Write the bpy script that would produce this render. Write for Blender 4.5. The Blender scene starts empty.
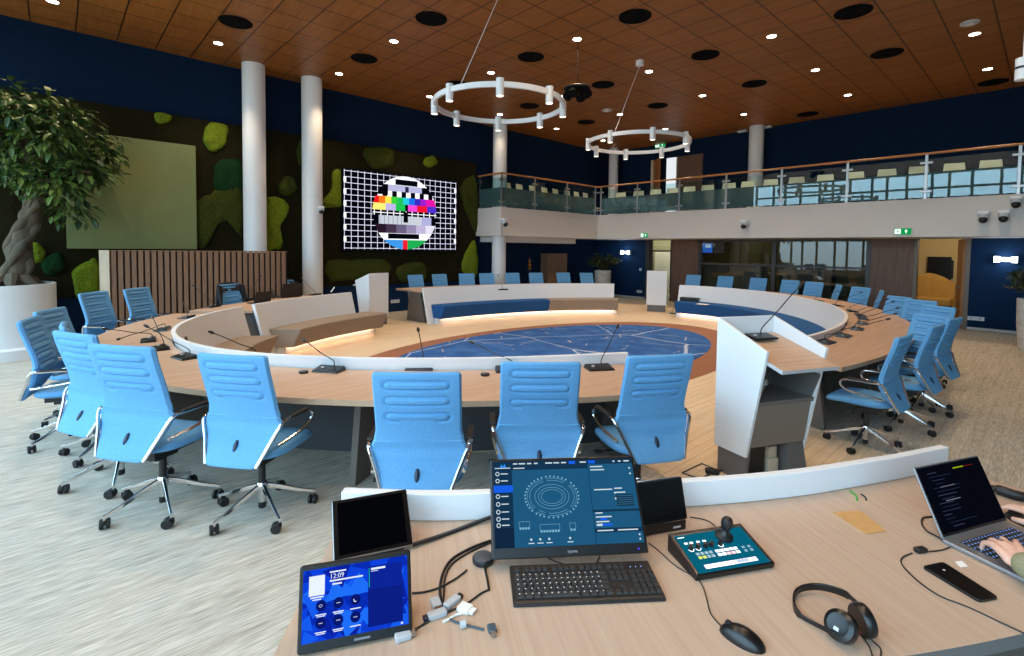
import bpy, bmesh, math, random
from mathutils import Vector, Matrix
random.seed(7)
sc = bpy.context.scene
COL = sc.collection
PI = math.pi
rad = math.radians

# ------------------------------------------------------------------ camera frame
H = 1.75
F_PX, CY_PX = 498.3, 270.5
yaw, pitch, roll = rad(-47.44), rad(2.56), rad(-0.71)
fwd = Vector((math.sin(yaw)*math.cos(pitch), math.cos(yaw)*math.cos(pitch), -math.sin(pitch)))
right0 = Vector((math.cos(yaw), -math.sin(yaw), 0))
down0 = fwd.cross(right0)
cr, sr = math.cos(roll), math.sin(roll)
CR = right0*cr + down0*sr
CD = right0*(-sr) + down0*cr
EYE = Vector((0, 0, H))

def ray(x, y):
    return CR*((x-512)/F_PX) + CD*((y-CY_PX)/F_PX) + fwd

def at(x, y, z):
    d = ray(x, y)
    return EYE + d*((z-H)/d.z)

def atX(x, y, X):
    d = ray(x, y)
    return EYE + d*(X/d.x)

def atY(x, y, Y):
    d = ray(x, y)
    return EYE + d*(Y/d.y)

cam = bpy.data.cameras.new('camera')
cam.sensor_width = 36.0
cam.lens = 36.0*F_PX/1024.0
cam.shift_x = 0.0
cam.shift_y = -(328.0-CY_PX)/1024.0
cam.clip_start = 0.02
cam.clip_end = 200
camo = bpy.data.objects.new('camera', cam)
COL.objects.link(camo)
camo.matrix_world = Matrix(((CR.x, -CD.x, -fwd.x, 0), (CR.y, -CD.y, -fwd.y, 0), (CR.z, -CD.z, -fwd.z, H), (0, 0, 0, 1)))
sc.camera = camo
sc.view_settings.view_transform = 'Standard'
sc.view_settings.look = 'None'
sc.view_settings.gamma = 1
sc.view_settings.use_curve_mapping = False
sc.view_settings.exposure = 0.0

# ------------------------------------------------------------------ materials
def S(r, g, b):
    def f(c):
        c /= 255.0
        return c/12.92 if c <= 0.04045 else ((c+0.055)/1.055)**2.4
    return (f(r), f(g), f(b), 1.0)

MATS = {}
def mat(name, col, rough=0.5, metal=0.0, spec=0.5, noise=0.0, nscale=8.0, stretch=(1, 1, 1), bump=0.0, bscale=200.0, emit=None, estr=0.0, coat=0.0):
    """principled material; noise > 0 varies the colour with object-space noise, bump > 0 adds a fine surface"""
    m = bpy.data.materials.new(name)
    m.use_nodes = True
    nt = m.node_tree
    p = nt.nodes['Principled BSDF']
    p.inputs['Base Color'].default_value = col
    p.inputs['Roughness'].default_value = rough
    p.inputs['Metallic'].default_value = metal
    p.inputs['Specular IOR Level'].default_value = spec
    p.inputs['Coat Weight'].default_value = coat
    if emit:
        p.inputs['Emission Color'].default_value = emit
        p.inputs['Emission Strength'].default_value = estr
    tc = None
    if noise > 0 or bump > 0:
        tc = nt.nodes.new('ShaderNodeTexCoord')
        mp = nt.nodes.new('ShaderNodeMapping')
        mp.inputs['Scale'].default_value = stretch
        nt.links.new(tc.outputs['Object'], mp.inputs['Vector'])
    if noise > 0:
        n = nt.nodes.new('ShaderNodeTexNoise')
        n.inputs['Scale'].default_value = nscale
        n.inputs['Detail'].default_value = 6
        n.inputs['Roughness'].default_value = 0.65
        nt.links.new(mp.outputs[0], n.inputs['Vector'])
        r = nt.nodes.new('ShaderNodeValToRGB')
        r.color_ramp.elements[0].position = 0.3
        r.color_ramp.elements[1].position = 0.7
        r.color_ramp.elements[0].color = tuple(c*(1-noise) for c in col[:3])+(1,)
        r.color_ramp.elements[1].color = tuple(min(1, c*(1+noise)) for c in col[:3])+(1,)
        nt.links.new(n.outputs['Fac'], r.inputs['Fac'])
        nt.links.new(r.outputs['Color'], p.inputs['Base Color'])
    if bump > 0:
        n2 = nt.nodes.new('ShaderNodeTexNoise')
        n2.inputs['Scale'].default_value = bscale
        n2.inputs['Detail'].default_value = 2
        nt.links.new(tc.outputs['Object'], n2.inputs['Vector'])
        b = nt.nodes.new('ShaderNodeBump')
        b.inputs['Strength'].default_value = bump
        b.inputs['Distance'].default_value = 0.01
        nt.links.new(n2.outputs['Fac'], b.inputs['Height'])
        nt.links.new(b.outputs[0], p.inputs['Normal'])
    MATS[name] = m
    return m

def emis(name, col, s):
    m = bpy.data.materials.new(name)
    m.use_nodes = True
    nt = m.node_tree
    nt.nodes.clear()
    o = nt.nodes.new('ShaderNodeOutputMaterial')
    e = nt.nodes.new('ShaderNodeEmission')
    e.inputs[0].default_value = col
    e.inputs[1].default_value = s
    nt.links.new(e.outputs[0], o.inputs[0])
    return m

def glass_mat(name, tint, boost=1.0, rough=0.0):
    """thin glazing: fresnel reflection over a tinted clear pane"""
    m = bpy.data.materials.new(name)
    m.use_nodes = True
    nt = m.node_tree
    nt.nodes.clear()
    o = nt.nodes.new('ShaderNodeOutputMaterial')
    mx = nt.nodes.new('ShaderNodeMixShader')
    lw = nt.nodes.new('ShaderNodeLayerWeight')
    lw.inputs['Blend'].default_value = .5
    pw = nt.nodes.new('ShaderNodeMath')
    pw.operation = 'POWER'
    pw.inputs[1].default_value = 5
    nt.links.new(lw.outputs['Facing'], pw.inputs[0])
    fr = nt.nodes.new('ShaderNodeMath')
    fr.operation = 'MULTIPLY_ADD'
    fr.inputs[1].default_value = .8
    fr.inputs[2].default_value = .055*boost
    nt.links.new(pw.outputs[0], fr.inputs[0])
    tr = nt.nodes.new('ShaderNodeBsdfTransparent')
    tr.inputs[0].default_value = tint
    gl = nt.nodes.new('ShaderNodeBsdfGlossy')
    gl.inputs['Roughness'].default_value = rough
    nt.links.new(fr.outputs[0], mx.inputs[0])
    nt.links.new(tr.outputs[0], mx.inputs[1])
    nt.links.new(gl.outputs[0], mx.inputs[2])
    nt.links.new(mx.outputs[0], o.inputs[0])
    return m

def streak_mat(name, cols, scale, stretch, rough=0.9, turn=0.0, bump=0.15, bscale=90.0, spec=0.3, grid=None, seam=None, fine=None):
    """striped woven / wood grain surface: stretched noise through a ramp, optional plank or tile seams"""
    m = bpy.data.materials.new(name)
    m.use_nodes = True
    nt = m.node_tree
    p = nt.nodes['Principled BSDF']
    p.inputs['Roughness'].default_value = rough
    p.inputs['Specular IOR Level'].default_value = spec
    tc = nt.nodes.new('ShaderNodeTexCoord')
    mp = nt.nodes.new('ShaderNodeMapping')
    mp.inputs['Scale'].default_value = stretch
    tn = nt.nodes.new('ShaderNodeMapping')
    tn.inputs['Rotation'].default_value = (0, 0, turn)
    nt.links.new(tc.outputs['Object'], tn.inputs['Vector'])
    nt.links.new(tn.outputs[0], mp.inputs['Vector'])
    n = nt.nodes.new('ShaderNodeTexNoise')
    n.inputs['Scale'].default_value = scale
    n.inputs['Detail'].default_value = 8
    n.inputs['Roughness'].default_value = 0.7
    nt.links.new(mp.outputs[0], n.inputs['Vector'])
    r = nt.nodes.new('ShaderNodeValToRGB')
    els = r.color_ramp.elements
    while len(els) < len(cols):
        els.new(0.5)
    for i, c in enumerate(cols):
        els[i].position = 0.28+0.44*i/(len(cols)-1)
        els[i].color = c
    nt.links.new(n.outputs['Fac'], r.inputs['Fac'])
    out = r.outputs['Color']
    if grid:
        br = nt.nodes.new('ShaderNodeTexBrick')
        br.offset = grid.get('offset', 0.0)
        br.inputs['Scale'].default_value = 1.0
        br.inputs['Brick Width'].default_value = grid['w']
        br.inputs['Row Height'].default_value = grid['h']
        br.inputs['Mortar Size'].default_value = grid['gap']
        br.inputs['Mortar Smooth'].default_value = 0.1
        br.inputs['Color1'].default_value = (grid.get('lo', .8),)*3+(1,)
        br.inputs['Color2'].default_value = (1, 1, 1, 1)
        br.inputs['Mortar'].default_value = grid.get('mortar', (0.06, 0.05, 0.04, 1))
        m2 = nt.nodes.new('ShaderNodeMapping')
        m2.inputs['Location'].default_value = grid.get('loc', (0, 0, 0))
        m2.inputs['Rotation'].default_value = (0, 0, grid.get('rot', 0))
        nt.links.new(tc.outputs['Object'], m2.inputs['Vector'])
        nt.links.new(m2.outputs[0], br.inputs['Vector'])
        mx = nt.nodes.new('ShaderNodeMix')
        mx.data_type = 'RGBA'
        mx.blend_type = 'MULTIPLY'
        mx.inputs['Factor'].default_value = 1
        nt.links.new(out, mx.inputs['A'])
        nt.links.new(br.outputs['Color'], mx.inputs['B'])
        out = mx.outputs['Result']
    if fine:
        n3 = nt.nodes.new('ShaderNodeTexNoise')
        n3.inputs['Scale'].default_value = fine[0]
        n3.inputs['Detail'].default_value = 3
        m3 = nt.nodes.new('ShaderNodeMapping')
        m3.inputs['Scale'].default_value = fine[1]
        nt.links.new(tc.outputs['Object'], m3.inputs['Vector'])
        nt.links.new(m3.outputs[0], n3.inputs['Vector'])
        r3 = nt.nodes.new('ShaderNodeValToRGB')
        r3.color_ramp.elements[0].position = .35
        r3.color_ramp.elements[1].position = .65
        r3.color_ramp.elements[0].color = (fine[2],)*3+(1,)
        r3.color_ramp.elements[1].color = (1, 1, 1, 1)
        nt.links.new(n3.outputs['Fac'], r3.inputs['Fac'])
        mx = nt.nodes.new('ShaderNodeMix')
        mx.data_type = 'RGBA'
        mx.blend_type = 'MULTIPLY'
        mx.inputs['Factor'].default_value = 1
        nt.links.new(out, mx.inputs['A'])
        nt.links.new(r3.outputs['Color'], mx.inputs['B'])
        out = mx.outputs['Result']
    nt.links.new(out, p.inputs['Base Color'])
    if bump > 0:
        n2 = nt.nodes.new('ShaderNodeTexNoise')
        n2.inputs['Scale'].default_value = bscale
        nt.links.new(mp.outputs[0], n2.inputs['Vector'])
        b = nt.nodes.new('ShaderNodeBump')
        b.inputs['Strength'].default_value = bump
        b.inputs['Distance'].default_value = 0.01
        nt.links.new(n2.outputs['Fac'], b.inputs['Height'])
        nt.links.new(b.outputs[0], p.inputs['Normal'])
    return m

M_white = mat('white_paint', S(226, 228, 230), 0.45)
M_rim = mat('white_laminate', S(228, 230, 232), 0.35)
M_fascia = mat('fascia_plaster', S(214, 209, 203), 0.7, noise=.02, nscale=3)
M_blue = mat('blue_wall_paint', S(9, 42, 76), 0.8, spec=.2, noise=.06, nscale=2)
M_navy = mat('navy_wall_paint', S(8, 32, 59), 0.85, spec=.15, noise=.06, nscale=2)
M_grey = mat('grey_laminate', S(104, 100, 97), 0.5)
M_taupe = mat('taupe_laminate', S(128, 118, 108), 0.5)
M_leg = mat('shaded_taupe_laminate', S(98, 88, 79), 0.5)  # taupe darkened to put the shade under the table into the colour
M_darkgrey = mat('dark_grey_laminate', S(70, 72, 76), 0.55)
M_black = mat('black_plastic', S(22, 22, 24), 0.45)
M_ventblack = mat('matte_black_grille', S(14, 14, 15), .9, spec=.1)
M_satin = mat('black_satin_plastic', S(16, 17, 19), 0.3)
M_gloss = mat('black_glass', S(6, 7, 9), 0.3, spec=.3)
M_chrome = mat('polished_aluminium', S(225, 226, 228), 0.12, metal=1)
M_steel = mat('brushed_steel', S(178, 178, 178), 0.35, metal=1)
M_brass = mat('brass', S(190, 145, 70), 0.3, metal=1)
M_chair = mat('blue_wool', S(100, 157, 203), 0.95, spec=.15, noise=.14, nscale=140, bump=.25, bscale=500)
M_cushion = mat('navy_upholstery', S(32, 82, 138), 0.85, spec=.2, noise=.1, nscale=60, bump=.15, bscale=400)
M_cushgrey = mat('taupe_upholstery', S(150, 136, 122), 0.9, spec=.2, noise=.08, nscale=60, bump=.15, bscale=400)
M_slot = mat('dark_blue_plastic', S(16, 34, 58), 0.4)
M_rubber = mat('caster_rubber', S(14, 14, 15), 0.55)
M_rail = mat('oak_handrail', S(176, 120, 70), 0.35, noise=.1, nscale=20, stretch=(1, 1, 1))
M_soil = mat('potting_soil', S(52, 38, 28), 1.0, noise=.4, nscale=40)
M_pot = mat('white_planter', S(222, 224, 224), 0.5)
M_stonepot = mat('marbled_pot', S(196, 190, 182), 0.7, noise=.25, nscale=9)
M_bark = mat('bark', S(84, 74, 58), 0.9, noise=.4, nscale=9, stretch=(1, 1, .25), bump=.6, bscale=40)
M_creamchair = mat('cream_shell', S(222, 212, 190), 0.6)
M_skin = mat('skin', S(226, 178, 156), 0.55, noise=.05, nscale=30)
M_sweater = mat('olive_knit', S(142, 136, 104), 0.95, noise=.12, nscale=120, bump=.3, bscale=300)
M_trouser = mat('dark_denim', S(40, 46, 62), 0.9, noise=.1, nscale=120)
M_hair = mat('brown_hair', S(60, 44, 32), 0.6, noise=.3, nscale=60)
M_paper = mat('white_paper', S(235, 235, 230), 0.8)
M_card = mat('brown_cardboard', S(196, 150, 92), 0.85, noise=.08, nscale=30)
M_green = mat('green_plastic', S(70, 160, 60), 0.5)
M_red = mat('red_plastic', S(200, 40, 40), 0.5)
M_greyplastic = mat('light_grey_plastic', S(188, 192, 196), 0.45)
M_tealcable = mat('slate_cable', S(62, 78, 88), 0.6)
M_alu = mat('laptop_aluminium', S(150, 152, 156), 0.4, metal=.7)
M_panelgrey = mat('sage_matte_panel', S(116, 126, 78), 0.75, noise=.05, nscale=2.2)
M_slat = streak_mat('walnut_slat', [S(98, 70, 50), S(120, 86, 62), S(134, 98, 72)], 6, (14, 14, .6), rough=.6, bump=.05)
M_slatback = mat('dark_slat_backing', S(34, 26, 22), 0.9)
M_maple = streak_mat('pale_oak_board', [S(196, 176, 150), S(210, 192, 166), S(220, 204, 180)], 5, (12, 12, .5), rough=.6, bump=.03)
M_desk = streak_mat('oak_laminate', [S(174, 140, 113), S(189, 155, 128), S(200, 169, 143)], 3.2, (9, .45, 9), rough=.42, bump=.02, spec=.4)
M_desk2 = streak_mat('oak_laminate_cross_grain', [S(180, 152, 130), S(191, 164, 142), S(200, 175, 154)], 3.0, (.5, 16, 9), rough=.42, bump=.02, spec=.4, turn=rad(31))
M_deskedge = streak_mat('oak_edge_band', [S(166, 136, 110), S(186, 156, 128)], 3, (3, 3, 8), rough=.5, bump=0)
M_woodpanel = streak_mat('brown_wood_panel', [S(100, 72, 58), S(116, 86, 70), S(130, 100, 82)], 4, (10, 10, .4), rough=.5, bump=.03)
M_woodwarm = streak_mat('warm_wood_panel', [S(150, 92, 48), S(172, 110, 60), S(186, 126, 74)], 4, (10, 10, .4), rough=.5, bump=.03)
M_cupboard = streak_mat('muted_oak', [S(104, 80, 60), S(122, 96, 74), S(136, 108, 84)], 4, (10, 10, .4), rough=.5, bump=.03)
M_ceil = streak_mat('ceiling_veneer_tile', [S(130, 78, 32), S(148, 92, 40), S(163, 106, 50)], 3.0, (.6, 7, 1), rough=.45, bump=0, spec=.35,
                    grid=dict(w=.61, h=.586, gap=.011, lo=.9, mortar=(.10, .08, .06, 1), loc=(.79+.61*30, -.36+.586*40, 0)))
M_carpet = streak_mat('striped_carpet', [S(172, 162, 146), S(192, 183, 167), S(204, 196, 181), S(216, 209, 196)], 2.0, (13, .5, 1), rough=1, bump=.2, bscale=60, spec=.1,
                      fine=(24, (6, .3, 1), .6))
M_floorwood = streak_mat('pale_oak_floor', [S(206, 182, 150), S(220, 198, 168), S(230, 211, 184)], 2.2, (10, .5, 1), rough=.5, bump=.02, spec=.35,
                         grid=dict(w=1.4, h=.095, gap=.0025, lo=.94, mortar=(.6, .55, .5, 1), rot=PI/2, offset=.5))
M_ringwood = streak_mat('walnut_floor_ring', [S(128, 82, 56), S(146, 96, 68), S(160, 110, 80)], 2.2, (10, .5, 1), rough=.5, bump=.02)
E_lamp = emis('lamp_glow', (1, .93, .82, 1), 22)
E_lens = emis('spot_lens_glow', (1, .86, .66, 1), 5)
E_led = emis('led_glow', (1, .60, .38, 1), 14)
E_sconce = emis('sconce_glow', (.86, .93, 1, 1), 14)
E_day = emis('daylight_panel_glow', (.8, .92, 1, 1), 2.2)
G_rail = glass_mat('balustrade_glass', (.80, .93, .93, 1), 1.06)
G_wall = glass_mat('partition_glass', (.72, .76, .74, 1), 1.02)

def band_mat():  # part-clear grey-teal layer over the lower part of each pane
    m = bpy.data.materials.new('teal_band')
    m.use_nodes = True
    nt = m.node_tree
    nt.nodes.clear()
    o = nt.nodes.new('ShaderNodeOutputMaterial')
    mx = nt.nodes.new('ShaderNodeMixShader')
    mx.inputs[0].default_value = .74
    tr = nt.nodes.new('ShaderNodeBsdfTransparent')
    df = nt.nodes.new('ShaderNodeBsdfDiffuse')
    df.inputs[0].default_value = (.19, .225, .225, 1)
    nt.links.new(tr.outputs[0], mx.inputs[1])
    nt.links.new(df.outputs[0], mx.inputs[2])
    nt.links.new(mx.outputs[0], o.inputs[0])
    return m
G_band = band_mat()

def rug_material():
    m = bpy.data.materials.new('blue_map_rug')
    m.use_nodes = True
    nt = m.node_tree
    p = nt.nodes['Principled BSDF']
    p.inputs['Roughness'].default_value = 1
    p.inputs['Specular IOR Level'].default_value = .1
    tc = nt.nodes.new('ShaderNodeTexCoord')
    def line(scale, w, seed):
        mp = nt.nodes.new('ShaderNodeMapping')
        mp.inputs['Location'].default_value = (seed, seed*.7, 0)
        nt.links.new(tc.outputs['Object'], mp.inputs['Vector'])
        nz = nt.nodes.new('ShaderNodeTexNoise')
        nz.inputs['Scale'].default_value = 1.3
        nt.links.new(mp.outputs[0], nz.inputs['Vector'])
        ad = nt.nodes.new('ShaderNodeMix')
        ad.data_type = 'RGBA'
        ad.blend_type = 'LINEAR_LIGHT'
        ad.inputs['Factor'].default_value = .07
        nt.links.new(mp.outputs[0], ad.inputs['A'])
        nt.links.new(nz.outputs['Color'], ad.inputs['B'])
        v = nt.nodes.new('ShaderNodeTexVoronoi')
        v.feature = 'DISTANCE_TO_EDGE'
        v.inputs['Scale'].default_value = scale
        nt.links.new(ad.outputs['Result'], v.inputs['Vector'])
        r = nt.nodes.new('ShaderNodeValToRGB')
        r.color_ramp.elements[0].color = (1, 1, 1, 1)
        r.color_ramp.elements[1].color = (0, 0, 0, 1)
        r.color_ramp.elements[0].position = w*.5
        r.color_ramp.elements[1].position = w
        nt.links.new(v.outputs['Distance'], r.inputs['Fac'])
        return r.outputs['Color']
    a = line(.42, .006, 3.3)
    b = line(1.0, .008, 9.1)
    n = nt.nodes.new('ShaderNodeTexNoise')
    n.inputs['Scale'].default_value = 3
    n.inputs['Detail'].default_value = 8
    nt.links.new(tc.outputs['Object'], n.inputs['Vector'])
    base = nt.nodes.new('ShaderNodeValToRGB')
    base.color_ramp.elements[0].position = .3
    base.color_ramp.elements[1].position = .75
    base.color_ramp.elements[0].color = S(40, 80, 140)
    base.color_ramp.elements[1].color = S(66, 108, 170)
    nt.links.new(n.outputs['Fac'], base.inputs['Fac'])
    m1 = nt.nodes.new('ShaderNodeMix')
    m1.data_type = 'RGBA'
    nt.links.new(a, m1.inputs['Factor'])
    nt.links.new(base.outputs['Color'], m1.inputs['A'])
    m1.inputs['B'].default_value = S(176, 190, 214)
    mk = nt.nodes.new('ShaderNodeMath')
    mk.operation = 'MULTIPLY'
    gt = nt.nodes.new('ShaderNodeMath')
    gt.operation = 'GREATER_THAN'
    gt.inputs[1].default_value = .52
    nt.links.new(n.outputs['Fac'], gt.inputs[0])
    nt.links.new(b, mk.inputs[0])
    nt.links.new(gt.outputs[0], mk.inputs[1])
    m2 = nt.nodes.new('ShaderNodeMix')
    m2.data_type = 'RGBA'
    nt.links.new(mk.outputs[0], m2.inputs['Factor'])
    nt.links.new(m1.outputs['Result'], m2.inputs['A'])
    m2.inputs['B'].default_value = S(190, 176, 160)
    nt.links.new(m2.outputs['Result'], p.inputs['Base Color'])
    return m
M_rug = rug_material()

def moss_material(name, c0, c1, c2):
    return streak_mat(name, [c0, c1, c2], 30, (1, 1, 1), rough=1, bump=.9, bscale=70, spec=.1)
M_mossdark = moss_material('dark_moss', S(20, 18, 9), S(32, 29, 13), S(44, 42, 18))
M_mosslime = moss_material('lime_moss', S(74, 90, 18), S(104, 120, 28), S(134, 148, 42))
M_mossgreen = moss_material('olive_moss', S(40, 46, 16), S(58, 64, 22), S(76, 82, 30))
M_mossdeep = moss_material('deep_green_moss', S(14, 36, 18), S(22, 52, 26), S(32, 66, 32))

def leaf_material(name, a, b):
    m = mat(name, a, .45, spec=.4)
    nt = m.node_tree
    g = nt.nodes.new('ShaderNodeNewGeometry')
    r = nt.nodes.new('ShaderNodeValToRGB')
    r.color_ramp.elements[0].color = a
    r.color_ramp.elements[1].color = b
    nt.links.new(g.outputs['Random Per Island'], r.inputs['Fac'])
    nt.links.new(r.outputs['Color'], nt.nodes['Principled BSDF'].inputs['Base Color'])
    return m
M_leaf = leaf_material('fig_leaf', S(24, 54, 28), S(98, 122, 54))
M_leaf2 = leaf_material('dark_leaf', S(26, 44, 24), S(84, 94, 44))

# ------------------------------------------------------------------ mesh helpers
def obj(name, bm, m, parent=None, smooth=False, loc=None, bevel=0.0, seg=2, keep=False):
    me = bpy.data.meshes.new(name)
    bmesh.ops.recalc_face_normals(bm, faces=bm.faces)
    if smooth:
        for f in bm.faces:
            f.smooth = True
        for e in bm.edges:
            if len(e.link_faces) == 2 and e.calc_face_angle(0) > rad(38):
                e.smooth = False
    bm.to_mesh(me)
    bm.free()
    for mm in (m if isinstance(m, (list, tuple)) else [m]):
        me.materials.append(mm)
    o = bpy.data.objects.new(name, me)
    COL.objects.link(o)
    if parent:
        o.parent = parent
    if loc:
        o.location = loc
    if bevel > 0:
        md = o.modifiers.new('bevel', 'BEVEL')
        md.width = bevel
        md.segments = seg
        md.limit_method = 'ANGLE'
        md.angle_limit = rad(40)
    return o

def thing(name, label, cat, loc=(0, 0, 0), rotz=0.0, group=None):
    o = bpy.data.objects.new(name, None)
    o.empty_display_size = .1
    COL.objects.link(o)
    o.location = loc
    o.rotation_euler = (0, 0, rotz)
    return tag(o, label, cat, group)

def tag(o, label, cat, group=None, kind=None):
    o['label'] = label
    o['category'] = cat
    if group:
        o['group'] = group
    if kind:
        o['kind'] = kind
    return o

def struct(name, bm, m, label=None, cat=None, parent=None, smooth=False, bevel=0):
    o = obj(name, bm, m, parent, smooth, bevel=bevel)
    if not parent:
        o['kind'] = 'structure'
        if label:
            o['label'] = label
            o['category'] = cat
    return o

def dup(root, loc, rotz=None, label=None, group=None, scale=None):
    r = root.copy()
    COL.objects.link(r)
    r.location = loc
    if rotz is not None:
        r.rotation_euler = (0, 0, rotz)
    if scale:
        r.scale = (scale, scale, scale)
    if label:
        r['label'] = label
    if group:
        r['group'] = group
    for ch in list(root.children):
        c = ch.copy()
        COL.objects.link(c)
        c.parent = r
        for g in list(ch.children):
            d = g.copy()
            COL.objects.link(d)
            d.parent = c
    return r

def box(bm, c, s, rz=0.0, mi=0, M=None):
    """box centred on c with full sizes s"""
    r = bmesh.ops.create_cube(bm, size=1.0)
    T = Matrix.Translation(Vector(c)) @ Matrix.Rotation(rz, 4, 'Z') @ Matrix.Diagonal((s[0], s[1], s[2], 1))
    if M:
        T = M @ T
    bmesh.ops.transform(bm, matrix=T, verts=r['verts'])
    fs = {f for v in r['verts'] for f in v.link_faces}
    for f in fs:
        f.material_index = mi
    return bm

def bx(x0, x1, y0, y1, z0, z1, bm=None):
    bm = bm or bmesh.new()
    return box(bm, ((x0+x1)/2, (y0+y1)/2, (z0+z1)/2), (abs(x1-x0), abs(y1-y0), abs(z1-z0)))

def cyl(bm, c, r, h, n=24, r2=None, M=None, mi=0):
    """cylinder from c upward by h (along +z, then M)"""
    g = bmesh.ops.create_cone(bm, cap_ends=True, segments=n, radius1=r, radius2=r if r2 is None else r2, depth=h)
    T = Matrix.Translation(Vector(c)+Vector((0, 0, h/2)))
    if M:
        T = M @ T
    bmesh.ops.transform(bm, matrix=T, verts=g['verts'])
    for f in {f for v in g['verts'] for f in v.link_faces}:
        f.material_index = mi
    return bm

def sphere(bm, c, r, u=16, v=10, s=(1, 1, 1), M=None):
    g = bmesh.ops.create_uvsphere(bm, u_segments=u, v_segments=v, radius=r)
    T = Matrix.Translation(Vector(c)) @ Matrix.Diagonal((s[0], s[1], s[2], 1))
    if M:
        T = M @ T
    bmesh.ops.transform(bm, matrix=T, verts=g['verts'])
    return bm

def tube(bm, pts, r, n=8, cap=True):
    """tube through pts; r a number or one radius per point"""
    pts = [Vector(p) for p in pts]
    rs = r if isinstance(r, (list, tuple)) else [r]*len(pts)
    rings = []
    prev = None
    for i, p in enumerate(pts):
        if i == 0:
            t = pts[1]-pts[0]
        elif i == len(pts)-1:
            t = pts[-1]-pts[-2]
        else:
            t = (pts[i+1]-pts[i]).normalized()+(pts[i]-pts[i-1]).normalized()
        t.normalize()
        if prev is None:
            a = Vector((0, 0, 1)) if abs(t.z) < .9 else Vector((1, 0, 0))
            u = t.cross(a).normalized()
        else:
            u = (prev-t*prev.dot(t)).normalized()
        prev = u
        v = t.cross(u)
        rings.append([bm.verts.new(p+(u*math.cos(2*PI*k/n)+v*math.sin(2*PI*k/n))*rs[i]) for k in range(n)])
    for a, b in zip(rings, rings[1:]):
        for k in range(n):
            bm.faces.new((a[k], a[(k+1) % n], b[(k+1) % n], b[k]))
    if cap:
        bm.faces.new(rings[0][::-1])
        bm.faces.new(rings[-1])
    return bm

def smooth_path(pts, k=6):
    pts = [Vector(p) for p in pts]
    out = []
    for i in range(len(pts)-1):
        p0 = pts[max(i-1, 0)]
        p1, p2 = pts[i], pts[i+1]
        p3 = pts[min(i+2, len(pts)-1)]
        for j in range(k):
            t = j/k
            out.append(.5*((2*p1)+(p2-p0)*t+(2*p0-5*p1+4*p2-p3)*t*t+(3*p1-p0-3*p2+p3)*t**3))
    out.append(pts[-1])
    return out

def prism(bm, poly, z0, z1, mi=0):
    """extrude an xy polygon from z0 to z1"""
    a = [bm.verts.new((p[0], p[1], z0)) for p in poly]
    b = [bm.verts.new((p[0], p[1], z1)) for p in poly]
    n = len(poly)
    fs = [bm.faces.new(a[::-1]), bm.faces.new(b)]
    for i in range(n):
        fs.append(bm.faces.new((a[i], a[(i+1) % n], b[(i+1) % n], b[i])))
    for f in fs:
        f.material_index = mi
    return bm

def prismM(bm, poly, d0, d1, M, mi=0):
    """extrude polygon in local xy, along local z d0..d1, placed by M"""
    t = bmesh.new()
    prism(t, poly, d0, d1)
    bmesh.ops.transform(t, matrix=M, verts=t.verts)
    vs = [bm.verts.new(v.co) for v in t.verts]
    t.verts.index_update()
    for f in t.faces:
        nf = bm.faces.new([vs[v.index] for v in f.verts])
        nf.material_index = mi
    t.free()
    return bm

def loft(bm, loops, closed=True, cap=True):
    R = [[bm.verts.new(p) for p in l] for l in loops]
    n = len(R[0])
    for a, b in zip(R, R[1:]):
        for k in range(n if closed else n-1):
            bm.faces.new((a[k], a[(k+1) % n], b[(k+1) % n], b[k]))
    if cap:
        bm.faces.new(R[0][::-1])
        bm.faces.new(R[-1])
    return bm

def lathe(bm, prof, c=(0, 0, 0), n=48, capb=True, capt=True):
    loops = [[(c[0]+r*math.cos(2*PI*k/n), c[1]+r*math.sin(2*PI*k/n), c[2]+z) for k in range(n)] for r, z in prof]
    R = [[bm.verts.new(p) for p in l] for l in loops]
    for a, b in zip(R, R[1:]):
        for k in range(n):
            bm.faces.new((a[k], a[(k+1) % n], b[(k+1) % n], b[k]))
    if capb:
        bm.faces.new(R[0][::-1])
    if capt:
        bm.faces.new(R[-1])
    return bm

def clip_poly(poly, a, b, c):
    """keep a*x+b*y<=c"""
    out = []
    for i in range(len(poly)):
        p, q = poly[i], poly[(i+1) % len(poly)]
        dp, dq = a*p[0]+b*p[1]-c, a*q[0]+b*q[1]-c
        if dp <= 0:
            out.append(p)
        if (dp < 0 < dq) or (dq < 0 < dp):
            t = dp/(dp-dq)
            out.append((p[0]+(q[0]-p[0])*t, p[1]+(q[1]-p[1])*t))
    return out

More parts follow.
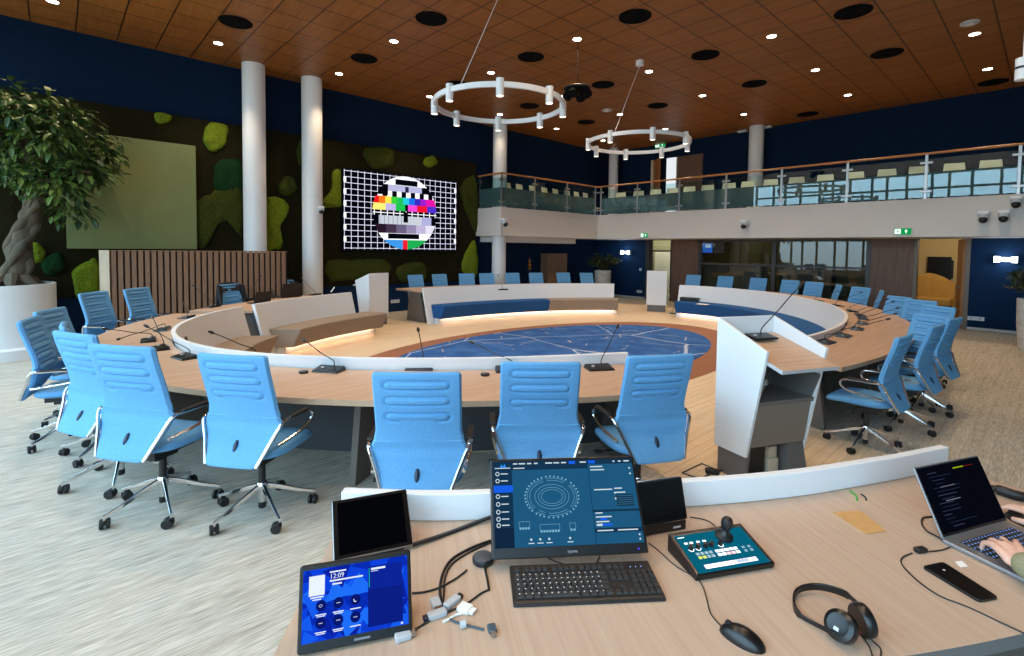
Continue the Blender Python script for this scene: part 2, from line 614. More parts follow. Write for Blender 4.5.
class Decal:
    """flat coloured shapes drawn on a face: origin o, axes u (right), v (up), n (out)"""
    def __init__(s, o, u, v, n):
        s.o, s.u, s.v, s.n = Vector(o), Vector(u), Vector(v), Vector(n)
        s.bm = bmesh.new()
        s.mats = []
    def poly(s, pts, m, lift=0):
        if m not in s.mats:
            s.mats.append(m)
        if len(pts) < 3:
            return
        vs = [s.bm.verts.new(s.o+s.u*p[0]+s.v*p[1]+s.n*lift) for p in pts]
        f = s.bm.faces.new(vs)
        f.material_index = s.mats.index(m)
    def rect(s, x0, y0, x1, y1, m, lift=0):
        s.poly([(x0, y0), (x1, y0), (x1, y1), (x0, y1)], m, lift)
    def ring(s, cx, cy, rx, ry, w, m, lift=0, a0=0, a1=2*PI, n=48):
        for k in range(n):
            t0, t1 = a0+(a1-a0)*k/n, a0+(a1-a0)*(k+1)/n
            s.poly([(cx+rx*math.cos(t0), cy+ry*math.sin(t0)), (cx+rx*math.cos(t1), cy+ry*math.sin(t1)),
                    (cx+(rx-w)*math.cos(t1), cy+(ry-w)*math.sin(t1)), (cx+(rx-w)*math.cos(t0), cy+(ry-w)*math.sin(t0))], m, lift)
    def disc(s, cx, cy, r, m, lift=0, n=24, ry=None):
        s.poly([(cx+r*math.cos(2*PI*k/n), cy+(ry or r)*math.sin(2*PI*k/n)) for k in range(n)], m, lift)
    def text(s, txt, x, y, size, m, lift=0):
        cu = bpy.data.curves.new('lettering', 'FONT')
        cu.body = txt
        cu.size = size
        cu.resolution_u = 2
        o = bpy.data.objects.new('lettering', cu)
        me = o.to_mesh()
        for p in me.polygons:
            s.poly([(x+me.vertices[i].co.x, y+me.vertices[i].co.y) for i in p.vertices], m, lift)
        o.to_mesh_clear()
        bpy.data.objects.remove(o)
        bpy.data.curves.remove(cu)
    def build(s, name, parent=None):
        me = bpy.data.meshes.new(name)
        s.bm.to_mesh(me)
        s.bm.free()
        for m in s.mats:
            me.materials.append(m)
        o = bpy.data.objects.new(name, me)
        COL.objects.link(o)
        if parent:
            o.parent = parent
        return o

EM = {}
def em(r, g, b, s=1.0):
    k = (r, g, b, s)
    if k not in EM:
        EM[k] = emis('screen_%d_%d_%d' % (r, g, b), S(r, g, b), s)
    return EM[k]

# ------------------------------------------------------------------ room shell
ZC = 5.55          # ceiling height
XL, XR = -12.0, 5.0
YB, YW, YU = -2.2, 15.6, 16.2   # window facade, lower back wall, upper back wall
ZB = 2.11          # underside of the balcony
ZT = 2.94          # top of the balcony fascia
YF, XF, YN = 14.0, -10.85, 9.5  # balcony fascia planes

struct('floor', bx(XL-3, XR, YB, 24, -.12, 0), M_carpet)
struct('ceiling', bx(XL-.3, XR, YB, YU+.2, ZC, ZC+.15), M_ceil)
struct('wall_left', bx(XL-.3, XL-.1, YB, YU+.2, 0, ZC), M_navy)
struct('wall_right', bx(XR, XR+.2, YB, YU+.2, 0, ZC), mat('pale_grey_wall', S(168, 174, 174), .8))
struct('wall_upper_back', bx(XL-.1, XR, YU, YU+.2, ZT-.1, ZC), M_navy)

# facade behind the viewer: mullioned window openings that let the daylight in
bm = bmesh.new()
for i in range(23):
    x = XL+.05+i*.775+(.16 if i % 3 == 1 else 0)
    bx(x-.05, x+.05, YB-.12, YB, 0, ZC, bm)
for z in (0.06, 2.6, 4.8, 5.5):
    bx(XL, XR, YB-.1, YB-.02, z-.05, z+.05, bm)
struct('window_1', bm, mat('window_frame_grey', S(120, 126, 130), .5))

# inner oak floor, walnut ring, rug
EC = Vector((-5.93, 6.77))
EA, EB = 4.87, 6.61
def ell(th, w=0.0, k=None):
    t = rad(th)
    if k is not None:
        return (EC.x+EA*k*math.cos(t), EC.y+EB*k*math.sin(t))
    return (EC.x+(EA-w)*math.cos(t), EC.y+(EB-w)*math.sin(t))

bm = bmesh.new()
prism(bm, [ell(t, .97) for t in range(0, 360, 3)], -.01, .004)
for th, hw, s1 in ((-24, 1.05, 1.10), (-163, .9, 1.16), (113, 1.0, 1.30)):
    c = Vector(ell(th, k=.76))
    n = Vector((math.cos(rad(th))/EA, math.sin(rad(th))/EB)).normalized()
    t = Vector((-n.y, n.x))
    e = c+n*(s1-.76)*5.2
    prism(bm, [c-t*hw, e-t*hw, e+t*hw, c+t*hw], -.01, .0035)
o = struct('floor_inlay', bm, M_floorwood)
bm = bmesh.new()
prism(bm, [(-5.62+2.36*math.cos(rad(t)), 6.62+4.2*math.sin(rad(t))) for t in range(0, 360, 3)], 0.0, .007)
struct('floor_ring', bm, M_ringwood)
bm = bmesh.new()
prism(bm, [(-5.72+1.95*math.cos(rad(t)), 6.66+3.47*math.sin(rad(t))) for t in range(0, 360, 3)], 0.007, .013)
tag(obj('oval_rug', bm, M_rug), 'large oval blue rug with pale map lines in the middle of the table ring', 'rug')

# lower back wall, left to right
def xb(px, y=YW):
    return atY(px, 268, y).x
X = {p: xb(p) for p in (646, 650, 672, 698, 772, 776, 866, 870, 914, 917, 952, 970)}
struct('wall_back', bx(XL-.1, X[646], YW, YW+.2, 0, ZB+.1), M_blue)
struct('wall_back_right', bx(X[970], XR, YW, YW+.2, 0, ZB+.1), M_blue)
# balcony slab with parapet: back run and left run
bm = bmesh.new()
prism(bm, [(XL-.1, YN), (XF, YN), (XF, YF), (XR, YF), (XR, YU), (XL-.1, YU)], ZB, ZT-.16)
struct('balcony_slab', bm, M_fascia)
bm = bmesh.new()
prism(bm, [(XL-.1, YN), (XF, YN), (XF, YF), (XR, YF), (XR, YF+.1), (XF-.1, YF+.1), (XF-.1, YN+.1), (XL-.1, YN+.1)], ZT-.16, ZT)
struct('balcony_parapet', bm, M_fascia)
bm = bx(XL-.1, -11.25, 9.75, 13.3, 1.93, ZB)
struct('trim_soffit', bm, M_fascia)
# baseboards
struct('baseboard_back', bx(XL-.1, X[646], YW-.015, YW, 0, .05), M_fascia)
struct('baseboard_back_right', bx(X[970], XR, YW-.015, YW, 0, .06), M_fascia)
struct('baseboard_left', bx(XL-.1, XL-.085, 4.6, YN, 0, .06), M_fascia)

# columns
def column(name, x, y, z0, z1, r):
    bm = bmesh.new()
    lathe(bm, [(r, z0), (r, z1)], (x, y, 0), 48)
    struct(name, bm, M_white, smooth=True)
column('column_left', -11.62, 3.18, 0, ZC, .222)
column('column_screen', -11.62, 4.40, 0, ZC, .222)
bm = bmesh.new()
lathe(bm, [(.225, 0), (.225, .008)], (-11.62, 4.40, 2.86), 48)
struct('trim_column', bm, M_fascia, smooth=True)
p = atX(499.5, 200, -11.35)
column('column_balcony', p.x, p.y, 0, ZC, .21)
p = atY(613.5, 170, 15.6)
column('column_corner', p.x, p.y, ZT-.2, ZC, .175)
p = atY(756.2, 150, 15.85)
column('column_gallery', p.x, p.y, ZT-.2, ZC, .21)

# glass partition, wood panels and doors of the back wall
bm = bx(X[646], X[650], YW-.05, YW+.1, 0, ZB)
box(bm, ((X[650]+X[672])/2, YW, 1.72), (X[672]-X[650], .08, .06))
box(bm, (X[650]+.05, YW, ZB/2), (.06, .08, ZB))
bx(X[672]-.05, X[672], YW-.05, YW+.1, 0, ZB, bm)
d1 = struct('door_1', bm, mat('dark_door_frame', S(62, 54, 48), .5))
struct('door_glass', bx(X[650]+.06, X[672]-.05, YW+.01, YW+.02, .03, ZB), G_wall, parent=d1)
struct('wall_panel_middle', bx(X[672], X[698], YW-.04, YW+.1, 0, ZB), M_woodpanel)
bm = bmesh.new()
for a in (X[698], X[772], X[866]):
    bx(a, a+.1, YW-.05, YW+.08, 0, ZB, bm)
for z in (.05, 1.33, ZB-.04):
    bx(X[698], X[866]+.1, YW-.04, YW+.06, z-.03, z+.03, bm)
w2 = struct('window_2', bm, mat('partition_frame', S(66, 60, 56), .45))
struct('pane', bx(X[698]+.1, X[772], YW, YW+.012, .05, ZB), G_wall, parent=w2)
struct('pane', bx(X[772]+.1, X[866], YW, YW+.012, .05, ZB), G_wall, parent=w2)
struct('wall_panel_right', bx(X[866]+.1, X[914], YW-.04, YW+.1, 0, ZB), M_woodpanel)
bm = bx(X[914], X[914]+.06, YW-.05, YW+.15, 0, ZB)
bx(X[970]-.08, X[970], YW-.05, YW+.15, 0, ZB, bm)
d2 = struct('door_2', bm, mat('grey_door_frame', S(120, 104, 88), .5))
bm = bmesh.new()
prism(bm, [(X[952], YW+.9), (X[952]+.05, YW+.9), (X[970]-.08, YW+.02), (X[970]-.14, YW+.02)], .02, ZB-.02)
dl = struct('door_leaf', bm, M_woodwarm, parent=d2)
bm = tube(bmesh.new(), [(X[970]-.17, YW+.1, .95), (X[970]-.24, YW+.1, .95), (X[970]-.26, YW+.3, .95)], .012)
struct('door_handle', bm, M_steel, parent=d2, smooth=True)

# rooms seen beyond the partition
struct('wall_far_room', bx(-11.8, X[914]-.7, 21.4, 21.6, 0, 2.6), mat('olive_grey_wall', S(120, 112, 80), .8))
struct('wall_far_side', bx(-11.9, -11.8, YW+.2, 21.4, 0, 2.6), mat('grey_wall', S(120, 118, 108), .8))
struct('wall_room_divider', bx(X[914]-.75, X[914]-.6, YW+.12, 21.4, 0, 2.6), mat('warm_wall', S(196, 176, 132), .8))
struct('wall_yellow_room', bx(X[914]-.6, 1.6, 19.6, 19.8, 0, 2.6), mat('ochre_wall', S(196, 174, 128), .8))
struct('wall_yellow_side', bx(1.4, 1.6, YW+.2, 19.6, 0, 2.6), mat('cream_wall', S(214, 196, 150), .8))
struct('ceiling_far_room', bx(-11.9, 1.6, YW+.2, 21.6, 2.5, 2.62), mat('far_ceiling', S(170, 160, 140), .9))
struct('wall_lobby_panel', bx(-10.98, -10.3, 17.95, 18.0, 0, 1.72), M_white)  # plain white panel standing before the lobby wall, not a door
struct('wall_lobby', bx(-11.8, -10.0, 18.0, 18.1, 0, 2.6), mat('lobby_wall', S(150, 150, 130), .8))
# upper gallery doors
bm = bmesh.new()
ux = lambda px: atY(px, 170, YU).x
za, zd = ZT-.1, 5.02
bx(ux(653)-.05, ux(653)+.05, YU-.06, YU, za, zd, bm)
bx(ux(677), ux(678), YU-.06, YU, za, zd, bm)
d3 = struct('door_3', bm, M_maple)
bm = bmesh.new()
x0 = ux(653)+.06
prism(bm, [(x0, YU-.02), (x0+.5, YU-.5), (x0+.53, YU-.47), (x0+.03, YU+.01)], za+.05, zd-.02)
struct('door_leaf', bm, M_woodwarm, parent=d3)
struct('door_panel', bx(ux(678), ux(703), YU-.05, YU, za, zd), M_woodpanel, parent=d3)
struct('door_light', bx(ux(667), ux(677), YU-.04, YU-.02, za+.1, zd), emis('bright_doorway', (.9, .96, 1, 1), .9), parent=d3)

# ------------------------------------------------------------------ moss wall, screen, sage panel
MW = XL
t = thing('moss_wall', 'long dark moss wall with lime and olive patches behind the white columns', 'moss wall', (MW, 0, 0))
bm = bmesh.new()
NY, NZ = 150, 48
y0, y1, z0, z1 = -2.1, 9.46, .76, 4.31
from mathutils import noise as mn
g = [[bm.verts.new((.035+.05*max(0, mn.fractal(Vector((y0+(y1-y0)*i/NY, z0+(z1-z0)*j/NZ, 0))*2.6, 1, 2, 4)), y0+(y1-y0)*i/NY, z0+(z1-z0)*j/NZ)) for j in range(NZ+1)] for i in range(NY+1)]
for i in range(NY):
    for j in range(NZ):
        bm.faces.new((g[i][j], g[i+1][j], g[i+1][j+1], g[i][j+1]))
obj('moss_bed', bm, M_mossdark, t, smooth=True)
obj('backing_board', bx(-.1, .015, y0, y1, z0, z1), M_slatback, t)

def moss_patch(m, pts, dome=.09):
    """irregular mound of moss whose outline is pts (y, z)"""
    e = [(0, a, b) for a, b in [pts[-1]]+list(pts)+[pts[0], pts[1]]]
    pts = smooth_path(e, 6)[6:-7]
    cy = sum(p.y for p in pts)/len(pts)
    cz = sum(p.z for p in pts)/len(pts)
    bm = bmesh.new()
    rings = []
    K = 9
    for k in range(K+1):
        f = 1-k/K
        ring = []
        for p in pts:
            y, z = cy+(p.y-cy)*f, cz+(p.z-cz)*f
            n = mn.noise(Vector((y, z, 5))*7)*.025+mn.noise(Vector((y, z, 9))*22)*.012
            jit = 1+.10*mn.noise(Vector((y, z, 2))*6)+.05*mn.noise(Vector((y, z, 4))*19)
            ring.append((.03+dome*math.sqrt(max(0, 1-f**4))+n*(1 if k else 0), cy+(y-cy)*jit, cz+(z-cz)*jit))
        rings.append([bm.verts.new(q) for q in ring])
    n = len(pts)
    for a, b in zip(rings, rings[1:]):
        for i in range(n):
            bm.faces.new((a[i], a[(i+1) % n], b[(i+1) % n], b[i]))
    bm.faces.new(rings[-1])
    return obj('moss_patch', bm, m, t, smooth=True)

def mp(px, m, dome=.09):
    moss_patch(m, [(lambda q: (q.y, q.z))(atX(a, b, MW)) for a, b in px], dome)
mp([(204, 130), (210, 123), (222, 124), (228, 130), (226, 142), (220, 150), (209, 152), (203, 142)], M_mosslime)
mp([(153, 115), (161, 113), (172, 116), (170, 122), (158, 124)], M_mosslime)
mp([(196, 205), (204, 196), (222, 186), (240, 175), (243, 205), (241, 236), (228, 222), (216, 228), (206, 246), (196, 247)], M_mossgreen)
mp([(214, 168), (228, 158), (242, 164), (242, 190), (228, 196), (215, 190)], M_mossdeep)
mp([(266, 200), (276, 197), (288, 204), (287, 214), (279, 228), (282, 246), (274, 250), (265, 249)], M_mosslime)
mp([(278, 185), (284, 176), (294, 178), (296, 190), (288, 196), (279, 194)], M_mossgreen)
mp([(322, 200), (330, 190), (332, 172), (341, 172), (343, 205), (334, 208), (322, 207)], M_mosslime)
mp([(72, 270), (84, 262), (98, 260), (99, 300), (84, 303), (74, 290)], M_mosslime)
mp([(24, 250), (36, 242), (46, 252), (42, 262), (26, 262)], M_mosslime)
mp([(44, 258), (60, 252), (64, 268), (52, 276), (42, 270)], M_mossdeep)
mp([(362, 152), (374, 147), (392, 150), (391, 166), (372, 168)], M_mossgreen)
mp([(424, 158), (432, 156), (437, 163), (430, 168), (423, 165)], M_mosslime)
mp([(459, 190), (468, 176), (476, 184), (476, 232), (466, 214)], M_mossgreen)
mp([(461, 262), (472, 240), (476, 250), (476, 276), (464, 274)], M_mosslime)
mp([(325, 262), (350, 258), (385, 260), (388, 276), (350, 280), (326, 280)], M_mossgreen, .06)
mp([(396, 268), (410, 262), (424, 264), (424, 280), (400, 281)], M_mossgreen, .06)
mp([(296, 150), (301, 140), (302, 160), (298, 166)], M_mossgreen)
struct('wall_left_lower', bx(XL-.1, XL-.02, YB, YN, 0, .76), M_blue)

# sage panel
a, b = atX(67, 248.5, MW+.16), atX(195.5, 147, MW+.16)
q = thing('wall_panel', 'large blank sage-green rectangular panel hung on the moss wall behind the tree', 'panel', (MW+.1, 0, 0))
obj('panel_board', bx(0.02, .07, a.y, b.y, a.z, b.z+.02), M_panelgrey, q, bevel=.006)
obj('panel_mount', bx(-.07, .02, a.y+.1, b.y-.1, a.z+.1, b.z-.1), M_slatback, q)

# LED screen with a television test card
XS = MW+.16
a, b = atX(342.5, 250, XS), atX(457.2, 181.3, XS)
a2 = atX(342.5, 168.6, XS)
sw, sh = b.y-a.y, (b.z+a2.z)/2-a.z
t = thing('video_wall', 'bright video screen showing a round television test card on the moss wall', 'screen', (XS, a.y, a.z))
obj('screen_housing', bx(-.14, -.004, -.01, sw+.01, -.01, sh+.01), M_gloss, t)
D = Decal((0, 0, 0), (0, 1, 0), (0, 0, 1), (1, 0, 0))
bk, wh = em(4, 6, 14, 1.0), em(232, 232, 255, 1.15)
D.rect(0, 0, sw, sh, bk)
nx, nz = 19, 13
ux_, uz_ = sw/(nx+.55), sh/(nz+.7)
for i in range(nx+1):
    x = ux_*(.28+i)
    D.rect(x-.007, .02, x+.007, sh-.02, wh, .001)
for j in range(nz+1):
    z = uz_*(.35+j)
    D.rect(.04, z-.007, sw-.04, z+.007, wh, .0015)
for j in range(6):
    z = uz_*(.45+2*j+1)
    D.rect(.03, z, .10, z+uz_*.85, em(250, 250, 255, 1.2), .002)
    D.rect(sw-.10, z, sw-.03, z+uz_*.85, em(250, 250, 255, 1.2), .002)
cx, cz, cr_ = sw*.512, sh*.5, sh*.487
circ = [(cx+cr_*math.cos(2*PI*k/72), cz+cr_*math.sin(2*PI*k/72)) for k in range(72)]
def cell(x0, x1, v0, v1, m, lift=.004):
    """part of the test card circle: x in -1..1, v from the top 0..1"""
    q = circ
    X0, X1 = cx+cr_*x0, cx+cr_*x1
    Z1, Z0 = cz+cr_*(1-2*v0), cz+cr_*(1-2*v1)
    for (aa, bb, cc) in ((-1, 0, -X0), (1, 0, X1), (0, -1, -Z0), (0, 1, Z1)):
        q = clip_poly(q, aa, bb, cc)
        if len(q) < 3:
            return
    D.poly(q, m, lift)
W = em(250, 250, 255, 1.2)
LG = em(190, 190, 228, 1.0)
cell(-1, 1, 0, .13, W)
cell(-.33, .36, .05, .125, bk, .005)
cell(-1, 1, .13, .215, LG)
cell(-1, -.55, .13, .27, bk, .005)
cell(.5, 1, .13, .22, bk, .005)
cell(-.03, .08, .14, .22, em(40, 40, 70), .005)
for k in range(14):
    cell(-1+k/7, -1+(k+1)/7, .215, .29, W if k % 2 else bk)
cols = [(240, 20, 30), (250, 120, 30), (250, 225, 80), (60, 205, 60), (30, 190, 90), (40, 200, 220), (30, 110, 230), (60, 40, 190), (150, 30, 200), (225, 20, 170), (235, 20, 160)]
for k, c in enumerate(cols):
    cell(-1+2*k/11, -1+2*(k+1)/11, .29, .385, em(*c, 1.1))
for x0, x1, c in ((-1, -.62, (250, 235, 120)), (-.62, -.32, (190, 180, 230)), (-.32, -.03, (30, 190, 80)), (.06, .35, (240, 70, 210)), (.35, .68, (240, 20, 50)), (.68, 1, (80, 50, 200))):
    cell(x0, x1, .385, .475, em(*c, 1.1))
cell(-.03, .06, .385, .475, bk)
cell(-1, 1, .475, .545, bk)
for k in range(11):
    x = -.95+k*.19
    cell(x-.012, x+.012, .475, .545, W, .005)
cell(-1, 1, .505, .515, W, .0055)
cell(-.82, .82, .545, .66, em(205, 212, 222, 1.0))
cell(-1, -.82, .545, .66, bk)
cell(.82, 1, .545, .66, bk)
cell(.5, .82, .545, .66, em(180, 180, 224, 1.0), .005)
for k in range(6):
    cell(-.8+k*.13, -.78+k*.13, .55, .66, em(150, 160, 170), .005)
cell(-.08, .06, .49, .63, bk, .006)
for k, c in enumerate(((40, 24, 40), (70, 54, 76), (110, 98, 130), (150, 140, 176), (196, 186, 220), (235, 230, 250))):
    cell(-.92+k*.31, -.61+k*.31, .66, .78, em(*c, 1.0))
cell(-1, 1, .78, .87, W)
cell(-.55, .42, .785, .855, bk, .005)
cell(-1, -.1, .87, 1.01, em(60, 150, 230, 1.1))
cell(-.1, .05, .87, 1.01, em(230, 30, 50, 1.1))
cell(.05, 1, .87, 1.01, em(30, 170, 80, 1.1))
D.build('screen_picture', t)
# a camera clamped to the second column
def ptz(loc, rotz, label, post=None):
    """small white dome camera on a bracket; local +x points out from the wall"""
    q = thing('dome_camera', label, 'camera', loc, rotz, None)
    bm = bx(0, .03, -.07, .07, -.02, .08)
    box(bm, (.07, 0, .05), (.12, .12, .04))
    obj('wall_bracket', bm, M_white, q, bevel=.004)
    bm = lathe(bmesh.new(), [(.055, -.05), (.06, 0), (.06, .03)], (.09, 0, 0), 20)
    obj('housing', bm, M_greyplastic, q, smooth=True)
    bm = sphere(bmesh.new(), (.11, 0, -.05), .052, 16, 12)
    obj('lens_ball', bm, M_satin, q, smooth=True)
    k = 1.0 if 'column' in label and 'clamped' in label else 1.4
    q.scale = (k, k, k)
    return q

# ------------------------------------------------------------------ conference table ring
WF = [(0, .71), (15, .76), (33, .83), (50, .93), (62, .98), (102, 1.0), (187, 1.0), (208, .98), (233, .93), (238, .88), (255, .78), (268, .69), (285, .67), (295, .76), (307, .84), (328, .88), (345, .69), (360, .71)]
def width_at(th):
    th %= 360
    for (a, fa), (b, fb) in zip(WF, WF[1:]):
        if th <= b:
            return fa+(fb-fa)*(th-a)/(b-a)
    return .85
def shift(th):
    return sum(width_at(th+d) for d in (-9, -6, -3, 0, 3, 6, 9))/7-.85

def sweep(bm, prof, t0, t1, step=2.0, mi=None):
    """sweep a closed profile of (w, z) along the table ellipse from angle t0 to t1"""
    n = max(2, int(abs(t1-t0)/step))
    loops = []
    for k in range(n+1):
        th = t0+(t1-t0)*k/n
        sh_ = shift(th)
        loops.append([ell(th, w+sh_*min(1, max(0, w)/.8))+(z,) for w, z in prof])
    return loft(bm, loops)

def edge_mats(bm):
    for f in bm.faces:
        f.normal_update()
        f.material_index = 0 if abs(f.normal.z) > .6 else 1

def table_segment(t0, t1, legs, label, top=.842):
    q = thing('conference_table', label, 'table', ell((t0+t1)/2, .5)+(0,), 0, 'segments of the oval conference table')
    inv = Matrix.Translation(-q.location)
    def part(name, bm, m, **k):
        bmesh.ops.transform(bm, matrix=inv, verts=bm.verts)
        return obj(name, bm, m, q, **k)
    bm = sweep(bmesh.new(), [(0, .703), (0, .742), (.85, .742), (.85, .703)], t0, t1)
    bmesh.ops.recalc_face_normals(bm, faces=bm.faces)
    edge_mats(bm)
    part('tabletop', bm, [M_desk, M_deskedge])
    part('front_panel', sweep(bmesh.new(), [(.84, top), (.885, top), (1.10, .004), (1.055, .004)], t0, t1), M_rim, bevel=.004)
    part('modesty_panel', sweep(bmesh.new(), [(.76, .70), (.80, .70), (1.03, .004), (.99, .004)], t0+(1 if t1 > t0 else -1), t1-(1 if t1 > t0 else -1)), M_darkgrey)
    for th in legs:
        bm = bmesh.new()
        p = [ell(th, w)+(z,) for w, z in ((.42, .70), (.84, .70), (1.0, .004), (.32, .004))]
        t = Vector(ell(th+1)+(0,))-Vector(ell(th-1)+(0,))
        t = t.normalized()*.025
        a = [bm.verts.new(Vector(v)-t) for v in p]
        b = [bm.verts.new(Vector(v)+t) for v in p]
        bm.faces.new(a)
        bm.faces.new(b[::-1])
        for k in range(4):
            bm.faces.new((a[k], b[k], b[(k+1) % 4], a[(k+1) % 4]))
        part('leg', bm, M_leg, bevel=.003)
    return q
table_segment(-32, -123.5, (-34, -56, -80, -100, -119), 'near oak conference table segment with white raised rim, mics and blue chairs before the monitor')
table_segment(-127, -154, (-129, -140, -152), 'short conference table segment between the slatted screen and the left taupe bench', .84)
table_segment(186, 125.5, (185, 170, 155, 140, 128), 'long conference table segment at the back below the video wall and gallery', .81)
table_segment(102, -15, (101, 80, 60, 40, 20, 2, -11), 'right-hand conference table segment curving behind the big white lectern', .828)

def bench(t0, t1, split, label, mats, plinth=True):
    q = thing('bench', label, 'bench', ell((t0+t1)/2, 1.2)+(0,), 0, 'curved benches inside the table ring')
    inv = Matrix.Translation(-q.location)
    def part(name, bm, m, **k):
        bmesh.ops.transform(bm, matrix=inv, verts=bm.verts)
        return obj(name, bm, m, q, **k)
    prof = [(.995, .435), (1.47, .435), (1.49, .425), (1.36, .135), (1.08, .135)]
    cuts = [t0]+list(split)+[t1]
    for i in range(len(cuts)-1):
        part('seat_cushion', sweep(bmesh.new(), prof, cuts[i], cuts[i+1]), mats[i], bevel=.012, smooth=True)
    d = 1 if t1 > t0 else -1
    part('plinth', sweep(bmesh.new(), [(1.10, .13), (1.20, .13), (1.20, .004), (1.10, .004)], t0+.4*d, t1-.4*d), M_rim)
    part('light_strip', sweep(bmesh.new(), [(1.215, .132), (1.245, .132), (1.245, .122), (1.215, .122)], t0+1.5*d, t1-1.5*d), E_led)
    return q
bench(-84, -121, (), 'taupe upholstered bench inside the left end of the near table segment', [M_cushgrey])
bench(-129, -157.5, (), 'taupe bench with glowing underside in front of the short left table segment', [M_cushgrey])
bench(184.5, 124, (149,), 'back bench, navy on its left two thirds and taupe at its right end', [M_cushion, M_cushgrey])
bench(101, -13, (60, 22,), 'long navy bench inside the right-hand table segment behind the lectern', [M_cushion, M_cushion, M_cushgrey])

# ------------------------------------------------------------------ office chair
def pill(y, z, zc, hw, hh):
    dx = max(abs(y)-(hw-hh), 0)
    return math.hypot(dx, z-zc)-hh

def interp(tab, v):
    for (a, fa), (b, fb) in zip(tab, tab[1:]):
        if v <= b:
            t = (v-a)/(b-a)
            t = max(0, min(1, t))
            t = t*t*(3-2*t)*.5+t*.5
            return fa+(fb-fa)*t
    return tab[-1][1]

WTAB = [(.42, .165), (.66, .262), (.705, .245), (.76, .234), (1.10, .234)]
XTAB = [(.42, -.285), (.60, -.185), (.66, -.168), (.72, -.176), (1.10, -.275)]

def back_mesh():
    bm = bmesh.new()
    NYB, NZB = 44, 112
    sides = []
    for side in (0, 1):
        rows = []
        for j in range(NZB+1):
            z = .42+.68*j/NZB
            w = interp(WTAB, z)
            if z > 1.075:
                w -= .025-math.sqrt(max(0, .025**2-(z-1.075)**2))
            if z < .445:
                w -= .025-math.sqrt(max(0, .025**2-(.445-z)**2))
            x = interp(XTAB, z)
            row = []
            for i in range(NYB+1):
                s = -1+2*i/NYB
                y = w*s
                edge = min(1, (1-abs(s))*w/.016)
                edz = min(1, min(z-.42, 1.10-z)/.014)
                e = math.sqrt(max(0, 1-(1-edge)**2))*math.sqrt(max(0, 1-(1-edz)**2))
                th = .019*e
                ribs = (1.025, .935, .84) if side == 0 else (1.03, .945, .86, .775, .69)
                off = 0
                for zc in ribs:
                    d = pill(y, z, zc, .172, .024)
                    if side == 0 and zc == .84 and z < .837 and abs(y) < .10:
                        continue
                    if abs(d) < .011:
                        off -= .009*(1-abs(d)/.011)
                    elif d < 0:
                        off += .007
                cup = .018*(s*s)*(1 if z > .7 else .4)
                xx = x+cup+(-(th+off) if side == 0 else (th+off))
                row.append(bm.verts.new((xx, y, z)))
            rows.append(row)
        sides.append(rows)
        for j in range(NZB):
            for i in range(NYB):
                bm.faces.new((rows[j][i], rows[j][i+1], rows[j+1][i+1], rows[j+1][i]))
    bmesh.ops.remove_doubles(bm, verts=bm.verts, dist=.0008)
    return bm

def seat_mesh():
    bm = bmesh.new()
    g = bmesh.ops.create_uvsphere(bm, u_segments=40, v_segments=20, radius=1)
    sg = lambda v, e: math.copysign(abs(v)**e, v)
    for v in bm.verts:
        c = v.co
        r = math.hypot(c.x, c.y)
        ux, uy = (c.x/r, c.y/r) if r > 1e-6 else (0, 0)
        rr = sg(r, .55)
        x, y = .262*rr*sg(ux, .62), .248*rr*sg(uy, .62)
        z = .042*sg(c.z, .7)
        z += .012*(abs(y)/.25)**2 - (.035*(max(0, x-.08)/.18)**2)
        v.co = Vector((x+.045, y, z+.458))
    return bm

def caster_parts(parent, a):
    R = .315
    x, y = R*math.cos(a), R*math.sin(a)
    bm = bmesh.new()
    b2 = a+1.1
    for s in (-1, 1):
        M = Matrix.Translation((x-.018*math.cos(b2), y-.018*math.sin(b2), .031)) @ Matrix.Rotation(b2, 4, 'Z') @ Matrix.Rotation(PI/2, 4, 'X')
        cyl(bm, (0, 0, s*.016-.0095), .030, .019, 20, M=M)
    box(bm, (x-.004*math.cos(b2), y-.004*math.sin(b2), .045), (.034, .016, .03), b2)
    obj('caster', bm, M_rubber, parent, smooth=True, bevel=.004)

